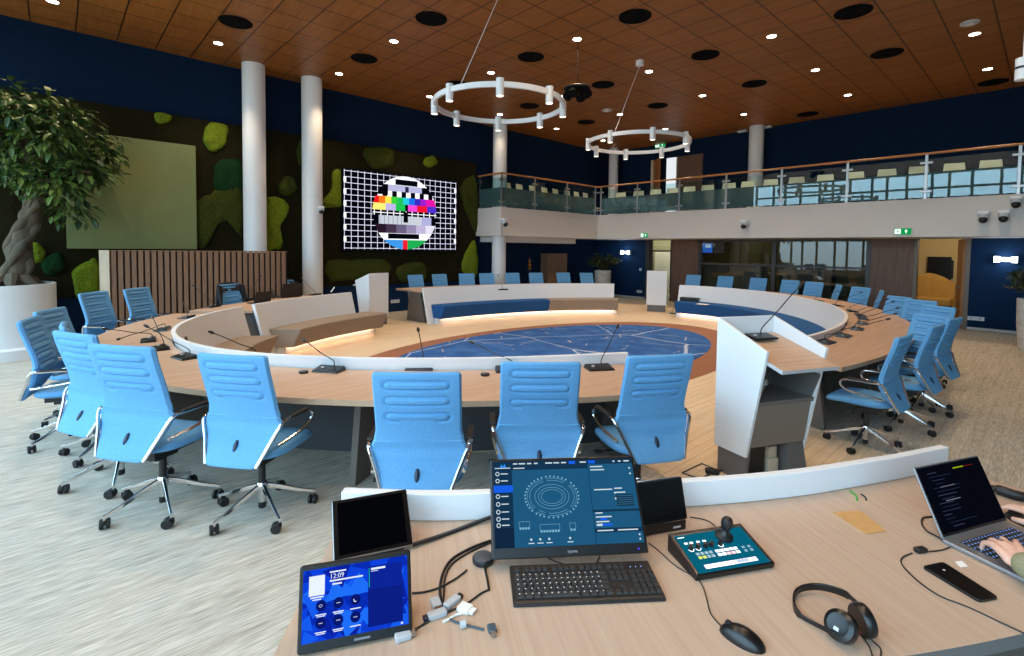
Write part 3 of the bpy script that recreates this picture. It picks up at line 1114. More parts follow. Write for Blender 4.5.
def make_chair(label, group):
    q = thing('office_chair', label, 'chair', (0, 0, 0), 0, group)
    b = obj('backrest', back_mesh(), M_chair, q, smooth=True)
    bm = sphere(bmesh.new(), (0, 0, 0), 1, 16, 10, s=(.010, .014, .036))
    bmesh.ops.transform(bm, matrix=Matrix.Translation((-.240, 0, .535)) @ Matrix.Rotation(rad(28), 4, 'Y'), verts=bm.verts)
    obj('tension_slot', bm, M_slot, b, smooth=True)
    obj('seat', seat_mesh(), M_chair, q, smooth=True)
    bm = box(bmesh.new(), (.0, 0, .395), (.30, .20, .045))
    box(bm, (-.02, 0, .365), (.16, .12, .05))
    tube(bm, [(.05, .08, .385), (.05, .27, .38)], .007)
    box(bm, (.05, .27, .38), (.05, .05, .012))
    obj('seat_mechanism', bm, M_black, q, bevel=.006)
    for s in (-1, 1):
        P = smooth_path([(-.285, s*.168, .432), (-.225, s*.222, .565), (-.178, s*.268, .668), (-.10, s*.274, .676), (.06, s*.276, .672), (.125, s*.276, .655), (.135, s*.276, .615), (.09, s*.274, .578), (-.04, s*.27, .556), (-.19, s*.245, .535)], 5)
        a = obj('armrest', tube(bmesh.new(), P, .0105, 8), M_chrome, q, smooth=True)
        bm = box(bmesh.new(), (-.02, s*.275, .686), (.20, .036, .014))
        obj('arm_pad', bm, M_black, a, bevel=.005)
    bm = cyl(bmesh.new(), (0, 0, .19), .022, .19, 20)
    obj('gas_column', bm, M_black, q, smooth=True)
    bm = lathe(bmesh.new(), [(.024, .075), (.027, .14), (.034, .165), (.036, .19), (.028, .205)], n=24)
    for k in range(5):
        a = 2*PI*k/5+.3
        d = Vector((math.cos(a), math.sin(a), 0))
        t = Vector((-d.y, d.x, 0))
        loops = []
        for r, z, w, h in ((.02, .18, .022, .036), (.10, .155, .019, .032), (.22, .108, .015, .024), (.322, .078, .012, .018)):
            c = d*r+Vector((0, 0, z))
            loops.append([c+t*w*.5*sx*1.1+Vector((0, 0, h*.5*sz)) for sx, sz in ((-1, -.8), (-.6, -1), (.6, -1), (1, -.8), (.8, .8), (.4, 1), (-.4, 1), (-.8, .8))])
        loft(bm, loops)
        cyl(bm, tuple(d*.315+Vector((0, 0, .045))), .007, .04, 10)
    obj('star_base', bm, M_chrome, q, smooth=True)
    obj('column_foot', lathe(bmesh.new(), [(.022, .035), (.024, .04), (.024, .078)], n=20), M_rubber, q, smooth=True)
    for k in range(5):
        caster_parts(q, 2*PI*k/5+.3)
    return q

GC = 'blue office chairs around the conference table'
chair0 = make_chair('x', GC)
first = [True]
def chair(x, y, hd, label, scale=None):
    if first[0]:
        first[0] = False
        chair0.location = (x, y, 0)
        chair0.rotation_euler = (0, 0, rad(hd))
        chair0['label'] = label
        return chair0
    return dup(chair0, (x, y, 0), rad(hd), label, GC, scale)

def hub(px, py, z, hd):
    p = at(px, py, z)
    return p.x+.25*math.cos(rad(hd)), p.y+.25*math.sin(rad(hd))
def chair_top(px, py, hd, label, z=1.10, scale=None):
    x, y = hub(px, py, z*(scale or 1), hd)
    return chair(x, y, hd, label, scale)
def chair_ring(px, k, hd, label):
    """a chair seen at picture column px whose back top stands on the ellipse scaled by k, far side"""
    d = ray(px, 275)
    d = Vector((d.x, d.y))
    a, b = EA*k, EB*k
    A = (d.x/a)**2+(d.y/b)**2
    B = 2*(d.x*-EC.x/a/a+d.y*-EC.y/b/b)
    C = (EC.x/a)**2+(EC.y/b)**2-1
    t = (-B+math.sqrt(max(0, B*B-4*A*C)))/(2*A)
    return chair(d.x*t+.25*math.cos(rad(hd)), d.y*t+.25*math.sin(rad(hd)), hd, label, .945)

chair_top(417, 371, 140, 'blue chair seen squarely from behind, first left of the desk monitor')
chair_top(541, 361, 140, 'blue chair whose lower back is hidden behind the lit desk monitor')
chair_top(660, 354, 151, 'blue chair just right of the monitor at the end of the near table')
chair(-3.45, .97, 128, 'blue chair on five casters standing clear, second left from the monitor')
chair(-3.95, .50, 126, 'big blue chair back with chrome base, left of the chair with two free arms', 1.035)
chair(-4.63, .33, 115, 'blue chair half hidden behind the big left chair back', 1.035)
chair_top(66, 324, 88, 'edge-on blue chair peeking out behind the half hidden left chair back')
chair_top(31, 318, 74, 'leftmost blue chair, seat and arm showing, turned toward the table')
chair_top(51, 309, 62, 'blue chair behind the leftmost one, beside the white planter')
chair_top(94, 292, 48, 'blue chair facing us before the left end of the slatted screen')
chair_top(137, 288, 45, 'blue chair facing us before the middle of the slatted screen')
JC1 = chair_ring(228, 1.10, 30, 'blue chair with a black jacket over its back before the slatted screen')
JC2 = chair_ring(283, 1.10, 10, 'blue chair mostly hidden by an open laptop left of the second column')
# right side
chair(-1.09, 5.35, 176, 'right-hand blue chair in full profile nearest the white lectern', .955)
chair(-.99, 6.28, 174, 'blue chair in profile, second from the lectern on the right', .965)
chair(-.95, 7.15, 172, 'blue chair in profile, third from the lectern, beside the open carpet', .965)
chair_top(932, 315, 236, 'blue chair turned to face us behind the second profile chair on the right', scale=.945)
chair_top(939, 306, 240, 'blue chair peeking over the chair turned to face us on the right', scale=.945)
chair_top(921, 300, 250, 'broad blue chair back before the doorway of the ochre room', scale=.945)
chair_top(900, 296.5, 236, 'blue chair left of the doorway of the ochre room beside dark mics', scale=.945)
chair_ring(883, 1.05, 196, 'narrow edge-on blue chair before the brown wall panel')
chair_ring(862, 1.06, 240, 'blue chair before the left edge of the brown wall panel')
chair_ring(840, 1.06, 206, 'edge-on blue chair before the right end of the glass partition')
chair_ring(815, 1.07, 255, 'blue chair before the bright reflection in the glass partition')
chair_ring(791, 1.07, 262, 'blue chair left of the bright reflection, under the lectern mic tip')
chair_ring(759, 1.07, 268, 'blue chair before the mullion of the glass partition')
chair_ring(726, 1.07, 270, 'blue chair before the dark half of the glass partition')
chair_ring(694, 1.07, 272, 'blue chair before the brown panel, right of the far lectern')
# back row under the gallery
for px, lab in ((415, 'blue chair at the left end of the back table, right of the far-left lectern'),
                (439, 'second blue chair of the back row, below the video screen corner'),
                (466.5, 'third blue chair of the back row, before the moss wall end'),
                (486.5, 'fourth blue chair of the back row, left of the gallery column'),
                (512, 'fifth blue chair of the back row, just right of the gallery column'),
                (535.5, 'sixth blue chair of the back row, before the dark recess'),
                (563, 'seventh blue chair of the back row, before the wooden cupboard'),
                (586, 'eighth blue chair of the back row, beside the potted plant')):
    chair_ring(px, 1.05, {415: 0, 439: -5}.get(px, -22), lab)

# ------------------------------------------------------------------ lecterns
def lectern(loc, rotz, label, group='white wedge-shaped lecterns'):
    """local +x points to the speaker, y across; front panel at x = 0"""
    q = thing('lectern', label, 'lectern', loc, rotz, group)
    W2 = .275
    bm = bmesh.new()
    bx(0, .02, -W2, W2, .205, 1.225, bm)
    obj('front_panel', bm, M_rim, q, bevel=.003)
    for s in (-1, 1):
        M = Matrix(((1, 0, 0, 0), (0, 0, 1, s*W2), (0, 1, 0, 0), (0, 0, 0, 1)))
        bm = prismM(bmesh.new(), [(.0, 1.225), (.50, 1.045), (.335, .225), (.005, .205)], -.012, .012, M)
        obj('side_panel', bm, M_rim, q, bevel=.003)
    sl = math.atan2(-.14, .53)
    M = Matrix.Translation((.32, 0, 1.0)) @ Matrix.Rotation(-sl, 4, 'Y')
    bm = box(bmesh.new(), (.0, 0, 0), (.60, .52, .028), M=M)
    bmesh.ops.recalc_face_normals(bm, faces=bm.faces)
    edge_mats(bm)
    obj('reading_top', bm, [M_desk, M_greyplastic], q, bevel=.002)
    My = Matrix(((1, 0, 0, 0), (0, 0, 1, 0), (0, 1, 0, 0), (0, 0, 0, 1)))
    bm = bmesh.new()
    prismM(bm, [(.02, .93), (.47, .84), (.47, .80), (.02, .80)], -.26, -.24, My)
    prismM(bm, [(.02, .93), (.47, .84), (.40, .66), (.02, .66)], -.26, -.245, My)
    prismM(bm, [(.02, .93), (.47, .84), (.40, .66), (.02, .66)], .245, .26, My)
    prismM(bm, [(.02, .66), (.42, .66), (.415, .63), (.02, .63)], -.26, .26, My)
    prismM(bm, [(.02, .93), (.04, .93), (.04, .63), (.02, .63)], -.26, .26, My)
    obj('open_shelf', bm, M_grey, q)
    bm = prismM(bmesh.new(), [(.03, .628), (.40, .628), (.35, .30), (.03, .30)], -.255, .255, My)
    obj('cabinet', bm, M_taupe, q, bevel=.003)
    bm = bmesh.new()
    prismM(bm, [(.02, .298), (.335, .298), (.30, .004), (.02, .004)], -.26, -.235, My)
    prismM(bm, [(.02, .298), (.335, .298), (.40, .004), (.02, .004)], .11, .26, My)
    prismM(bm, [(.02, .298), (.05, .298), (.05, .004), (.02, .004)], -.24, .12, My)
    box(bm, (.19, -.06, .02), (.32, .36, .03))
    obj('base', bm, M_grey, q)
    bm = box(bmesh.new(), (.19, -.12, .165), (.16, .17, .24))
    obj('power_unit', bm, M_black, q, bevel=.008)
    bm = box(bmesh.new(), (.20, .03, .10), (.18, .10, .13))
    box(bm, (.22, .03, .21), (.12, .08, .09))
    obj('junction_box', bm, M_maple, q, bevel=.006)
    return q
pa, pb = at(720, 317, 1.225), at(772, 315, 1.225)
mid = (pa+pb)/2
wv = (pb-pa)
LR = math.atan2(-wv.x, wv.y)     # direction of +x (toward the speaker)
LECT = lectern((mid.x, mid.y, 0), LR, 'large white lectern with wooden reading top standing in the gap at right')
def far_lectern(px, py, th, label):
    p = at(px, py, 0)
    n = math.atan2(math.sin(rad(th))/EB, math.cos(rad(th))/EA)
    q = lectern((p.x, p.y, 0), n, label)
    q.scale = (.95, .95, .95)
far_lectern(379, 325.5, -163, 'small white lectern below the left edge of the video screen')
far_lectern(656, 312, 113, 'small white lectern before the glass door under the gallery')

# ------------------------------------------------------------------ gooseneck microphones
def mic(base, tip, label, rotz=None, flat=False, head=.011, bend=.5):
    """base: point on the table, tip: position of the capsule"""
    base, tip = Vector(base), Vector(tip)
    d = tip-base
    if rotz is None:
        rotz = math.atan2((base.y-EC.y)/EB**2, (base.x-EC.x)/EA**2)
    a = rotz
    q = thing('gooseneck_microphone', label, 'microphone', base, a, 'gooseneck conference microphones')
    L = Matrix.Rotation(-a, 3, 'Z') @ d
    bm = bmesh.new()
    lo = [(-.065, -.115, 0), (.075, -.115, 0), (.075, .115, 0), (-.065, .115, 0)]
    hi = [(-.055, -.108, .036), (.068, -.108, .014), (.068, .108, .014), (-.055, .108, .036)]
    loft(bm, [lo, hi])
    b = obj('base_unit', bm, M_satin, q, bevel=.004)
    obj('talk_button', cyl(bmesh.new(), (.0, -.055, .024), .014, .006, 16), M_greyplastic, b)
    s = Vector((-.025, .03, .030))
    v = L-s
    P = smooth_path([s, s+Vector((v.x*.03, v.y*.03, .05)), s+v*.42+Vector((0, 0, .02)), s+v*.75+Vector((0, 0, .012)), L], 5)
    obj('gooseneck', tube(bmesh.new(), P, .0042, 8), M_black, q, smooth=True)
    dv = (P[-1]-P[-3]).normalized()
    obj('capsule', tube(bmesh.new(), [L-dv*.008, L, L+dv*.012, L+dv*.03, L+dv*.042], [.006, head, head*1.15, head, head*.5], 12), M_black, q, smooth=True)
    return q

def micpx(b, t, label, z=.742, reach=None, tz=None):
    B = at(b[0], b[1], z)
    dv = ray(t[0], t[1])
    # the tip lies on its view ray; choose the point nearest a height above the base
    if tz is None:
        tz = z+.33
    # distance such that the horizontal reach stays plausible
    best = None
    for k in range(400):
        s = .4+k*.05
        P = EYE+dv*s
        h = math.hypot(P.x-B.x, P.y-B.y)
        dd = abs((P-B).length-(reach or .42))+(0 if P.z > B.z+.1 else 5)
        if best is None or dd < best[0]:
            best = (dd, P)
    s0 = best[1]
    for k in range(-50, 51):
        P = s0+dv*(k*.002)
        dd = abs((P-B).length-(reach or .42))+(0 if P.z > B.z+.1 else 5)
        if dd < best[0]:
            best = (dd, P)
    return mic(B, best[1], label)
micpx((329, 371), (305, 341), 'black mic whose neck leans left, between the two nearest left chairs')
micpx((420, 369), (418.5, 331), 'black mic with upright neck behind the chair seen squarely from behind')
micpx((509, 371), (473, 343), 'black mic leaning left, base half hidden by the chair behind the monitor')
micpx((599, 369), (617, 328), 'black mic leaning right near the right end of the near table')
micpx((251, 358), (213, 333), 'black mic whose base hides behind the chair standing clear on casters')
micpx((185, 358), (148, 327), 'black mic in front of the white rim, above the big left chair back')
micpx((160, 349), (153, 318), 'black mic behind the one above the big left chair back')
micpx((149, 341), (107, 329), 'black mic whose long neck lies far to the left over the table')
micpx((163, 330), (119, 339), 'black mic whose neck droops left across the oak top', reach=.5)
micpx((187, 318), (183, 303), 'small black mic at the far left of the near table, by the slatted screen')
# short left segment
for (b, t_, lab) in (((213, 307), (194, 286), 'mic whose tip stands before the slatted screen, left of the jacket chair'),
                     ((247, 300), (260, 277), 'mic whose tip stands before the slatted screen, above the small open laptop'),
                     ((315, 295), (302, 279), 'thin mic neck in front of the second white column')):
    micpx(b, t_, lab)
# right segment
RM = [((826, 343), (842, 329.5), 'nearest black mic on the right table, beside the lectern corner'),
      ((843.5, 336.5), (886.5, 319.5), 'right-table mic, second from the lectern corner, with a lit base'),
      ((857, 329.5), (894, 314), 'right-table mic, third from the lectern corner'),
      ((862, 324), (896, 308.5), 'right-table mic, fourth from the lectern corner'),
      ((862.5, 319), (892, 302), 'right-table mic, fifth from the lectern corner'),
      ((860, 315.5), (886, 299.7), 'right-table mic, sixth from the lectern corner'),
      ((852, 311.5), (874, 295.5), 'right-table mic, seventh from the lectern corner'),
      ((838, 306), (860, 293), 'right-table mic at the far bend, before the brown wall panel'),
      ((818, 301), (844, 290), 'right-table mic at the far bend, before the glass partition')]
for b, t_, lab in RM:
    micpx(b, t_, lab, reach=.46)
micpx((503, 290), (498, 275.5), 'thin mic on the back table before the gallery column')
# lectern mic
Bm = LECT.matrix_basis @ Vector((.13, .02, 1.065))
d = ray(799, 287)
tip = EYE+d*((Vector((Bm.x, Bm.y)).length+.16)/Vector((d.x, d.y)).length)
mic(Bm, tip, 'tall black mic rising from the reading top of the large lectern', rotz=LR)
p = at(674, 314, 0)
mic((p.x, p.y, .006), (p.x+.02, p.y+.05, .42), 'black mic standing on the floor at the end of the navy bench', bend=.7)

# small things on the table and benches
def puck(px, py, label, z=.742, r=.036):
    p = at(px, py, z)
    q = thing('table_puck', label, 'speaker puck', p, 0, 'black pucks on the near table')
    obj('puck_body', lathe(bmesh.new(), [(r*.9, 0), (r, .006), (r, .014), (r*.9, .018)], n=28), M_black, q, smooth=True)
    obj('puck_top', lathe(bmesh.new(), [(r*.82, .018), (r*.78, .0195)], n=28), M_satin, q)
puck(303.5, 373, 'round black puck left of the mic between the two nearest left chairs')
puck(485, 375.5, 'round black puck left of the mic half hidden by the monitor chair')
# ------------------------------------------------------------------ slatted screen
A_, B_ = Vector((-11.25, .74)), Vector((-10.5, 3.46))
dv = (B_-A_)
Ls = dv.length
ang = math.atan2(dv.y, dv.x)
q = thing('slatted_screen', 'walnut slatted screen wall with a pale end board, behind the left chairs', 'room divider', (A_.x, A_.y, 0), ang)
obj('backing', bx(-.12, Ls, 0.0, .10, 0, 1.60), M_slatback, q)
obj('end_board', bx(-.16, -.02, -.075, 0, 0, 1.63), M_maple, q, bevel=.004)
nS = 29
bm = bmesh.new()
for k in range(nS):
    x = .0+(Ls-.0)*k/nS
    bx(x, x+.070, -.045, -.001, 0.02, 1.615, bm)
obj('slats', bm, M_slat, q, bevel=.003)
obj('top_rail', bx(-.05, Ls, -.045, .10, 1.615, 1.63), M_slat, q)

# jackets on the two chairs before the screen and two open laptops on the short segment
def jacket(ch, label):
    q = thing('jacket', label, 'jacket', ch.location, ch.rotation_euler.z, 'black jackets on chairs')
    q.scale = ch.scale
    bm = bmesh.new()
    loops = []
    for k in range(13):
        t = k/12
        yy = -.30+.60*t
        e = abs(2*t-1)
        top = 1.13-.07*e**3
        xo = -.30+.10*e**4
        loops.append([(xo-.035, yy, .55+.1*(1-e)), (xo-.05, yy, .85), (xo-.02, yy, top), (xo+.03, yy, top-.01), (xo+.07+.05*e, yy, .96 if e < .75 else .70), (xo+.045, yy, .97 if e < .75 else .72), (xo-.005, yy, .85)])
    loft(bm, loops)
    obj('jacket_cloth', bm, mat('black_jacket_cloth', S(20, 22, 26), .9, noise=.2, nscale=40), q, smooth=True)
jacket(JC1, 'black jacket draped over the chair before the slatted screen')
jacket(JC2, 'black jacket over the chair left of the second column')

def open_laptop(loc, rotz, w, d, tilt, label, lid=M_black):
    """local +x points from the screen to the user"""
    q = thing('laptop', label, 'laptop', loc, rotz, None)
    obj('laptop_base', bx(0, d, -w/2, w/2, 0, .016), lid, q, bevel=.004)
    M = Matrix.Rotation(-tilt, 4, 'Y')
    l = obj('laptop_lid', box(bmesh.new(), (0, 0, d/2+.012), (.008, w, d), M=M), lid, q, bevel=.003)
    return q
p = at(262, 303, .75)
open_laptop((p.x, p.y, .742), rad(195), .30, .21, rad(18), 'small open black laptop on the short table segment, seen from its back')
p = at(291, 297, .75)
open_laptop((p.x, p.y, .742), rad(190), .40, .27, rad(14), 'larger open black laptop left of the second column, seen from its back')
bm = tube(bmesh.new(), [atX(331, 292, -9.6), atX(334.5, 287, -9.6)], .012, 8)
tag(obj('tablet_stand', bm, M_white), 'small white slanted holder peeking over the left taupe bench panel', 'holder')

# ------------------------------------------------------------------ planters and plants
PC = Vector((-11.08, -.70, 0))
q = thing('plant_plinth', 'low round white plinth under the big tree planter at far left', 'plinth', PC)
obj('plinth_body', lathe(bmesh.new(), [(.88, 0), (.88, .155), (.86, .17)], n=64), M_pot, q, smooth=True)
q = thing('planter', 'large round white planter holding the indoor tree at far left', 'planter', PC+Vector((0, 0, .17)))
obj('pot', lathe(bmesh.new(), [(.70, 0), (.71, .5), (.71, .93), (.66, .93), (.65, .86), (.0001, .86)], n=64, capt=False), M_pot, q, smooth=True)
obj('soil', lathe(bmesh.new(), [(.645, .82), (.645, .87)], n=48), M_soil, q)

def leaf(bm, p, d, up, L, w):
    """one curved pointed leaf"""
    d = d.normalized()
    s = d.cross(up)
    if s.length < 1e-3:
        s = d.cross(Vector((1, 0, 0)))
    s.normalize()
    n = s.cross(d)
    c = [p, p+d*L*.35+n*L*.06, p+d*L*.7+n*L*.03, p+d*L-n*L*.06]
    ws = [.0, 1, .8, 0]
    v0 = bm.verts.new(c[0])
    l1, m1, r1 = bm.verts.new(c[1]-s*w*.5+n*w*.12), bm.verts.new(c[1]), bm.verts.new(c[1]+s*w*.5+n*w*.12)
    l2, m2, r2 = bm.verts.new(c[2]-s*w*.4+n*w*.1), bm.verts.new(c[2]), bm.verts.new(c[2]+s*w*.4+n*w*.1)
    v3 = bm.verts.new(c[3])
    for f in ((v0, l1, m1), (v0, m1, r1), (l1, l2, m2, m1), (m1, m2, r2, r1), (l2, v3, m2), (m2, v3, r2)):
        bm.faces.new(f)

rng = random.Random(11)
T0 = Vector((-11.2, -.52, 1.02))
q = thing('indoor_tree', 'leafy indoor tree with thick twisted trunk rising from the white planter', 'tree', T0)
def rel(pts):
    return [Vector(p)-T0 for p in pts]
main = smooth_path(rel([(-11.2, -.5, .98), (-11.18, -.45, 1.35), (-11.2, -.40, 1.75), (-11.15, -.28, 2.15), (-11.05, -.16, 2.6), (-11.05, -.18, 3.0), (-11.1, -.28, 3.4)]), 8)
bm = tube(bmesh.new(), main, [.17-.09*i/(len(main)-1)+.02*math.sin(i*1.1) for i in range(len(main))], 16)
for k, ph in enumerate((0, 2.1, 4.2)):
    P = [p+Vector((math.cos(ph+i*.16), math.sin(ph+i*.16), 0))*(.15-.09*i/len(main)) for i, p in enumerate(main)]
    tube(bm, P, [.075-.04*i/len(P)+.012*math.sin(i*.9+k) for i in range(len(P))], 10)
for a in range(7):
    an = a*.9
    tube(bm, smooth_path(rel([(-11.2, -.5, 1.3), (-11.2+.24*math.cos(an), -.5+.24*math.sin(an), 1.12), (-11.2+.38*math.cos(an), -.5+.38*math.sin(an), 1.02)]), 4), [.09]*5+[.06]*4, 8)
br = []
for k in range(11):
    a = k*2*PI/11+.3
    st = main[int(len(main)*(.62+.034*k))]
    en = st+Vector((math.cos(a)*(.6+.15*(k % 3)), math.sin(a)*(.65+.15*(k % 2)), .2+.1*(k % 4)))
    P = smooth_path([st, st*.5+en*.5+Vector((0, 0, .12)), en], 5)
    br.append(P)
    tube(bm, P, [.05-.035*i/len(P) for i in range(len(P))], 7)
obj('trunk', bm, M_bark, q, smooth=True)
bm = bmesh.new()
cl = []
for P in br:
    for i in range(4):
        cl.append((P[-1-i*2], .42))
CT = Vector((-11.0, -.48, 3.36))-T0
for k in range(46):
    v = Vector((rng.gauss(0, 1), rng.gauss(0, 1), rng.gauss(0, 1))).normalized()
    cl.append((CT+Vector((v.x*.68, v.y*.92, v.z*.64)), .36))
for yy, zz in ((.45, 2.75), (.6, 2.95), (.4, 2.5), (.75, 3.05), (.3, 2.3), (.85, 3.25), (.1, 2.6), (.9, 3.5), (.5, 2.3)):
    cl.append((Vector((-11.1, yy-.2, zz))-T0, .26))
for c, r in cl:
    for k in range(34):
        v = Vector((rng.gauss(0, 1), rng.gauss(0, 1), rng.gauss(0, .8)))
        v = v.normalized()*r*rng.random()**.4
        p = c+v
        if p.x+T0.x < XL+.36:
            continue
        d = Vector((v.x, v.y, v.z*.4-.12)).normalized()+Vector((rng.uniform(-.6, .6), rng.uniform(-.6, .6), rng.uniform(-.5, .3)))
        leaf(bm, p, d, Vector((rng.uniform(-.3, .3), rng.uniform(-.3, .3), 1)), rng.uniform(.13, .24), rng.uniform(.055, .095))
obj('foliage', bm, M_leaf, q)

def potted_plant(p, ph, pr, label, potlabel, spread, n, hgt, seed):
    q = thing('plant_pot', potlabel, 'pot', p)
    obj('pot', lathe(bmesh.new(), [(pr*.78, 0), (pr*.95, ph*.5), (pr, ph), (pr*.86, ph), (pr*.84, ph-.05), (.001, ph-.05)], n=32, capt=False), M_stonepot, q, smooth=True)
    obj('soil', lathe(bmesh.new(), [(pr*.83, ph-.06), (pr*.83, ph-.045)], n=24), M_soil, q)
    r = random.Random(seed)
    base = Vector(p)+Vector((0, 0, ph-.05))
    q = thing('potted_plant', label, 'plant', base)
    bm = bmesh.new()
    bl = bmesh.new()
    for k in range(n):
        a = r.uniform(0, 2*PI)
        R_ = spread*r.uniform(.15, 1)
        top = Vector((math.cos(a)*R_, math.sin(a)*R_, hgt*r.uniform(.45, 1)*(1-.35*(R_/spread)**2)))
        P = smooth_path([Vector((math.cos(a)*.04, math.sin(a)*.04, 0)), top*.5+Vector((0, 0, .1)), top], 4)
        tube(bm, P, .006, 5)
        for i in range(2, len(P)):
            for m in range(3):
                d = Vector((r.uniform(-1, 1), r.uniform(-1, 1), r.uniform(-.3, .9)))
                leaf(bl, P[i], d, Vector((0, 0, 1)), r.uniform(.12, .22), r.uniform(.03, .055))
    obj('stems', bm, M_bark, q)
    obj('foliage', bl, M_leaf2, q)
p = Vector((-11.0, 14.55, 0))
potted_plant(p, 1.0, .30, 'bushy dark plant in the pale pot under the gallery corner', 'pale marbled pot behind the back bench under the gallery corner', .75, 46, .62, 3)
p = Vector((-.2, 13.0, 0))
potted_plant(p, .95, .25, 'dark green plant before the wall lamp at the far right edge', 'pale marbled pot at the far right edge', .5, 48, .62, 5)

# cupboard and brass stand in the recess under the gallery
a, b = atX(547.5, 253, -11.75), atX(567, 253, -11.75)
q = thing('cupboard', 'tall oak cupboard in the dark recess under the gallery', 'cupboard', (-11.75, a.y, 0))
wd = b.y-a.y
obj('cupboard_body', bx(-.32, 0, 0, wd, .06, a.z-.02), M_cupboard, q, bevel=.005)
obj('cupboard_door', bx(.0, .02, .01, wd/2-.004, .08, a.z-.04), M_cupboard, q)
obj('cupboard_door', bx(.0, .02, wd/2+.004, wd-.01, .08, a.z-.04), M_cupboard, q)
obj('cupboard_foot', bx(-.30, -.02, .03, wd-.03, 0, .06), M_black, q)
p = atX(529.5, 270, -11.6)
q = thing('brass_stand', 'slender brass ornament on a stand in the dark recess behind the back row', 'ornament', (p.x, p.y, 0))
obj('stand_base', lathe(bmesh.new(), [(.14, 0), (.14, .02), (.03, .05), (.015, .1), (.015, 1.05)], n=20), M_black, q, smooth=True)
obj('ornament', lathe(bmesh.new(), [(.02, 1.05), (.06, 1.08), (.025, 1.14), (.055, 1.2), (.02, 1.27), (.045, 1.32), (.01, 1.40), (.003, 1.46)], n=20), M_brass, q, smooth=True)

# ------------------------------------------------------------------ gallery balustrade
def post(x, y, n, label):
    q = thing('balustrade_post', label, 'post', (x, y, ZT), n, 'balustrade posts of the gallery')
    bm = bx(-.012, .012, -.025, .025, 0, .96)
    box(bm, (0, 0, .004), (.07, .09, .008))
    obj('post_bar', bm, M_steel, q, bevel=.002)
    for z in (.16, .78):
        bm = bmesh.new()
        box(bm, (.01, 0, z), (.035, .22, .05))
        obj('glass_clamp', bm, M_steel, q, bevel=.008)
PXR = [(-9.3, 'second balustrade post right of the gallery inner corner, above the far lectern'), (-7.82, 'balustrade post in front of the gallery doorway'), (-6.38, 'balustrade post left of the gallery column'),
       (-4.92, 'balustrade post right of the gallery column'), (-3.45, 'balustrade post above the bright glass partition'), (-1.98, 'balustrade post above the ochre room doorway')]
for x, lab in PXR:
    post(x, YF+.05, -PI/2, lab)
post(XF+.08, YF+.05, -PI/2, 'balustrade post at the gallery inner corner, facing the camera side')
post(-.55, YF+.05, -PI/2, 'balustrade post at the far right end of the gallery rail')
for y, lab in ((YN+.06, 'balustrade post beside the column at the near end of the left gallery'), (10.92, 'first balustrade post right of the near gallery column'), (12.42, 'balustrade post midway along the left gallery'), (13.9, 'balustrade post on the left side of the gallery inner corner')):
    post(XF-.05, y, 0, lab)
post(-11.9, YN+.05, -PI/2, 'balustrade post against the moss wall at the gallery end')

def pane(x0, x1, y0, y1, label):
    q = tag(obj('balustrade_glass', bx(x0, x1, y0, y1, ZT+.03, ZT+.86), G_rail), label, 'glass panel', 'glass panels of the gallery balustrade')
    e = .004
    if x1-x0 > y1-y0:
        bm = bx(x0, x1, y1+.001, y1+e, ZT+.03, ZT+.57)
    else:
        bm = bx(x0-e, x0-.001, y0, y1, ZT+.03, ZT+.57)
    obj('teal_band', bm, G_band, q)
xs = [XF+.1]+[x for x, _ in PXR]+[-.55, .95]
labs = ['glass panel right of the gallery inner corner', 'glass panel left of the gallery doorway', 'glass panel right of the gallery doorway', 'glass panel before the gallery column', 'glass panel above the dark partition glass', 'glass panel above the right wall panel', 'last full glass panel at the right end of the gallery', 'glass panel of the gallery cut by the right edge']
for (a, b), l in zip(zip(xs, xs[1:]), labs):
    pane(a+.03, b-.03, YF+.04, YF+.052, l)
ys = [YN+.06, 10.92, 12.42, 13.9]
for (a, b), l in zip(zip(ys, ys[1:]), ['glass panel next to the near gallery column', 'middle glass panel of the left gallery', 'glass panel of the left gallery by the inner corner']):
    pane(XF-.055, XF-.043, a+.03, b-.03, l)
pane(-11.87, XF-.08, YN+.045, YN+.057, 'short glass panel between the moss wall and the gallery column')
bm = tube(bmesh.new(), [(-11.98, YN+.05, ZT+.98), (XF-.05, YN+.05, ZT+.98), (XF-.05, YF+.05, ZT+.98), (XR, YF+.05, ZT+.98)], .026, 10)
tag(obj('handrail', bm, M_rail, smooth=True), 'long oak handrail running round the gallery balustrade', 'handrail')

